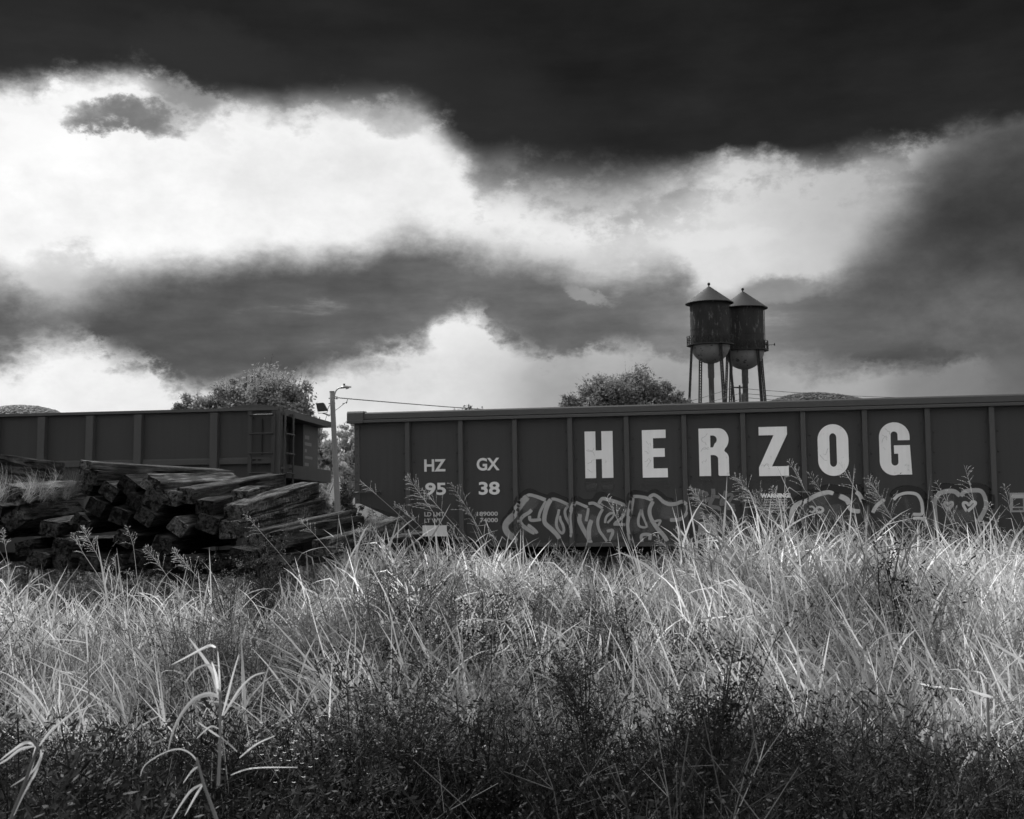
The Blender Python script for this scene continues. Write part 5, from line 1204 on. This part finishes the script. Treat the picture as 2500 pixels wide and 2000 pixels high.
for i, (x, y, Y, H, le, lb, nl, pl, nb) in enumerate(TP): tall_plant(x, y, Y, H, le, lb, 300 + i, nl, pl, nb, .011 if nl > 4 else .008)
# broad leaved reeds in the foreground: leaves traced as curves at their own distance
def reed(label, Y, base, leaves, stem=None, mat='grass_pale', group='broad leaved reeds'):
    """base px (full), leaves: list of (points px full, max width m, tone)"""
    b = at(base[0], base[1], Y); b.z = max(b.z, ground_z(b.x, Y) - .05) if False else b.z
    root = empty('broad_reed', b); tag(root, label, 'reed', group)
    if stem: MB().tube([at(x, y, Y) - b for x, y in stem], [.0042 - .002 * i / (len(stem) - 1) for i in range(len(stem))], 6, .3).build('stem', 'grass_mid', root, attr='tone')
    r = random.Random(base[0])
    for pts, w, tone, mt in leaves:
        q = catmull(pts, 5); n = len(q); dy = r.uniform(-.12, .12); P = [at(p[0], p[1], Y + dy * i / n) - b for i, p in enumerate(q)]
        m = MB(); nr = V3(.15 * r.uniform(-1, 1), -1, .25)
        # a leaf with a folded midrib
        o = len(m.v)
        for i, p in enumerate(P):
            d = P[min(i + 1, n - 1)] - P[max(i - 1, 0)]; s_ = d.cross(nr).normalized(); u = i / (n - 1); ww = w * .17 * min(1, .3 + u * 2.0) * max(0, 1 - u) ** .62 + .0003
            m.v += [tuple(p + s_ * ww), tuple(p + V3(0, .25 * ww, 0)), tuple(p - s_ * ww)]; m.a += [tone] * 3
        for i in range(n - 1):
            a = i * 3; m.f += [(a, a + 1, a + 4, a + 3), (a + 1, a + 2, a + 5, a + 4)]
        m.build('leaf', mt, root, attr='tone')
r7 = lambda *P: [(400 + x * .2435, 1480 + y * .2435) for x, y in P]
GP, GT, GM = 'grass_pale', 'grass_tan', 'grass_mid'
reed('tall bright bladed reed at the front left of the field', 2.5, r7((545, 1700))[0], [
    (r7((562, 960), (520, 760), (480, 640), (350, 450), (245, 310)), .034, .9, GP), (r7((548, 860), (525, 700), (480, 555)), .022, .9, GP), (r7((585, 1100), (640, 900), (690, 700), (755, 475)), .018, .8, GP),
    (r7((570, 930), (520, 895), (430, 885), (300, 940), (180, 1080), (90, 1260), (40, 1460)), .036, .35, GT), (r7((520, 415), (470, 395), (400, 420), (250, 500), (75, 590)), .022, .6, GT),
    (r7((600, 1095), (680, 960), (780, 810), (900, 700), (1020, 665)), .020, .5, GT), (r7((565, 880), (555, 650), (540, 450)), .012, .8, GP), (r7((555, 600), (420, 590), (300, 650), (210, 770)), .014, .6, GT),
    (r7((570, 1320), (480, 1260), (330, 1155)), .014, .4, GT), (r7((550, 1230), (480, 1205), (400, 1260), (330, 1330)), .013, .5, GT), (r7((735, 1460), (640, 1370), (450, 1230)), .012, .5, GT)],
    stem=r7((545, 1800), (560, 1500), (565, 1200), (565, 900), (550, 600), (535, 420)))
c7 = lambda *P: [(x * .41744, 1450 + y * .41730) for x, y in P]
reed('drooping pale leaved reed at the lower left corner', 2.35, c7((90, 1290))[0], [
    (c7((205, 885), (150, 870), (70, 920), (0, 975)), .022, .8, GP), (c7((210, 890), (120, 910), (40, 970), (-30, 1010)), .020, .7, GP), (c7((210, 890), (195, 970), (160, 1080), (110, 1190)), .024, .7, GP), (c7((240, 910), (235, 970), (180, 1050), (60, 1130)), .020, .6, GT), (c7((250, 930), (210, 1040), (150, 1150), (80, 1300)), .018, .5, GT),
    (c7((190, 780), (140, 690), (80, 620)), .014, .5, GT), (c7((230, 890), (300, 800), (420, 700), (520, 590)), .020, .7, GP)], stem=c7((60, 1330), (140, 1120), (220, 900), (180, 840), (120, 830)))
reed('short pale leaf pair at the bottom edge left of centre', 2.35, c7((1180, 1330))[0], [(c7((1190, 1110), (1120, 1150), (1060, 1230), (1000, 1330)), .020, .8, GP), (c7((1190, 1110), (1140, 1190), (1080, 1300)), .018, .8, GP), (c7((1160, 1010), (1120, 1040), (1070, 1110)), .016, .8, GP), (c7((1180, 1060), (1140, 960), (1060, 910), (960, 930), (850, 1000), (820, 1070)), .010, .5, GT), (c7((1350, 1060), (1480, 1020), (1740, 1015)), .008, .6, GT), (c7((1400, 960), (1500, 880), (1610, 830)), .012, .4, GT)], stem=c7((1270, 1330), (1190, 1110), (1150, 960)))
reed('bright single leaved reed standing at the left of the bright grass', 5.2, c7((515, 500))[0], [(c7((515, 400), (505, 220), (490, 140), (460, 45)), .034, 1, GP), (c7((515, 410), (400, 350), (230, 275)), .016, .9, GP), (c7((520, 290), (400, 270), (245, 265)), .014, .7, GP), (c7((350, 130), (310, 60), (270, 40), (235, 45)), .012, .6, GT), (c7((550, 590), (420, 490), (300, 430), (170, 370)), .022, .8, GT)], stem=c7((520, 640), (518, 500), (515, 400)))
c8 = lambda *P: [(1600 + x * .41744, 1350 + y * .41747) for x, y in P]
reed('pale reed with crossed blades near the right edge', 2.7, c8((1945, 1060))[0], [(c8((1975, 845), (1900, 825), (1830, 800)), .026, .9, GP), (c8((1945, 800), (2000, 750), (2070, 735)), .014, .9, GP), (c8((1945, 1020), (1943, 900), (1940, 760)), .010, .8, GP), (c8((1940, 740), (1900, 700), (1850, 690)), .008, .6, GT)], stem=c8((1950, 1100), (1945, 900), (1942, 760)))
reed('thick pale reed leaning left in the bright grass on the right', 7.5, c8((740, 700))[0], [(c8((730, 690), (600, 380), (500, 240), (360, 120)), .050, .8, GT), (c8((560, 300), (500, 200), (440, 130)), .024, .8, GP), (c8((740, 690), (660, 560), (600, 490)), .034, .7, GT), (c8((450, 330), (480, 300), (440, 350)), .02, .9, GP)], mat=GT)
reed('tall upright pale blades right of centre in the bright grass', 5.5, c8((1300, 900))[0], [(c8((1300, 890), (1290, 740), (1235, 545)), .024, .7, GT), (c8((1290, 760), (1295, 640), (1295, 545)), .014, .7, GT), (c8((1250, 560), (1310, 500), (1400, 470), (1480, 480)), .016, .5, GT), (c8((870, 960), (885, 880), (890, 790)), .022, .9, GP), (c8((1440, 1020), (1450, 930), (1440, 830)), .012, .9, GP)])

# dark twiggy shrubs that stand out singly
def twig_shrub(label, px, top, Y, H, W, seed, trunk=.02, mat='weed_dark', dens=1.0):
    r = random.Random(seed); k = 1.1596; t_ = at(px * k, top * k, Y); g = ground_z(t_.x, Y); H = max(.4, t_.z - g)
    root = empty('twiggy_shrub', (t_.x, Y, g)); tag(root, label, 'shrub', 'dark twiggy shrubs')
    w, l = MB(), MB()
    for s_ in range(5): 
        a = r.uniform(0, 2 * PI); w.tube([V3(math.cos(a) * trunk, math.sin(a) * trunk, -.05), V3(math.cos(a) * trunk * .8, math.sin(a) * trunk * .8, H * .32), V3(math.cos(a) * W * .2, math.sin(a) * W * .2, H * .55)], [trunk * .55, trunk * .45, trunk * .25], 6)
    for s_ in range(int(20 * dens)):
        a = r.uniform(0, 2 * PI); z0 = H * r.uniform(.25, .55); le = r.uniform(.05, .5); L = H * r.uniform(.30, .5); b = V3(0, 0, z0); e = b + V3(math.cos(a) * math.sin(le), math.sin(a) * math.sin(le) * .8, math.cos(le)) * L; mid = b.lerp(e, .5) + V3(0, 0, -.02)
        w.tube([b, mid, e], [.004, .003, .001], 4, .3, False)
        for q in range(10):
            u = r.uniform(.25, 1); p = b.lerp(e, u); a2 = r.uniform(0, 2 * PI); d = V3(math.cos(a2), math.sin(a2), r.uniform(.2, 1.2)).normalized(); tl = W * r.uniform(.15, .4); f = p + d * tl; w.tube([p, f], [.0015, .0007], 3, .3, False)
            for k2 in range(16):
                c = p.lerp(f, r.uniform(.1, 1.05)) + V3(r.gauss(0, .008), r.gauss(0, .008), r.gauss(0, .008)); ax = (d * .5 + V3(r.gauss(0, .8), r.gauss(0, .8), r.gauss(0, .7))).normalized(); sw = ax.cross(V3(r.gauss(0, 1), r.gauss(0, 1), r.gauss(0, 1))).normalized(); ln = .014 * r.uniform(.6, 1.5)
                l.add([c, c + ax * ln * .5 + sw * ln * .18, c + ax * ln, c + ax * ln * .5 - sw * ln * .18], [(0, 1, 2, 3)], [r.random()] * 4)
    w.build('stems', 'dark_stem', root); l.build('leaves', mat, root, attr='tone')
twig_shrub('dark twiggy shrub with a thick black stem right of centre', 1492, 1285, 4.0, 1.2, .26, 1, .030, 'weed_dark', 1.15)
twig_shrub('slim dark weed with airy leaves in front of the right half of the timber pile', 555, 1085, 9.5, 1.3, .45, 2, .008, 'weed_mid')
twig_shrub('small dark weed left of the slim one before the timber pile', 480, 1155, 9.0, 1.0, .4, 3, .008, 'weed_mid', .7)
twig_shrub('dark twiggy weed low in the centre of the bright grass', 1230, 1330, 5.2, 1.0, .45, 4, .008, 'weed_dark', .8)
twig_shrub('dark twiggy weed at the left of the foreground', 850, 1390, 4.4, .9, .45, 5, .007, 'weed_dark', .8)
twig_shrub('grey fluffy weed standing in the grass below the graffiti', 1140, 1200, 9.5, 1.1, .42, 6, .006, 'weed_mid', 1.0)
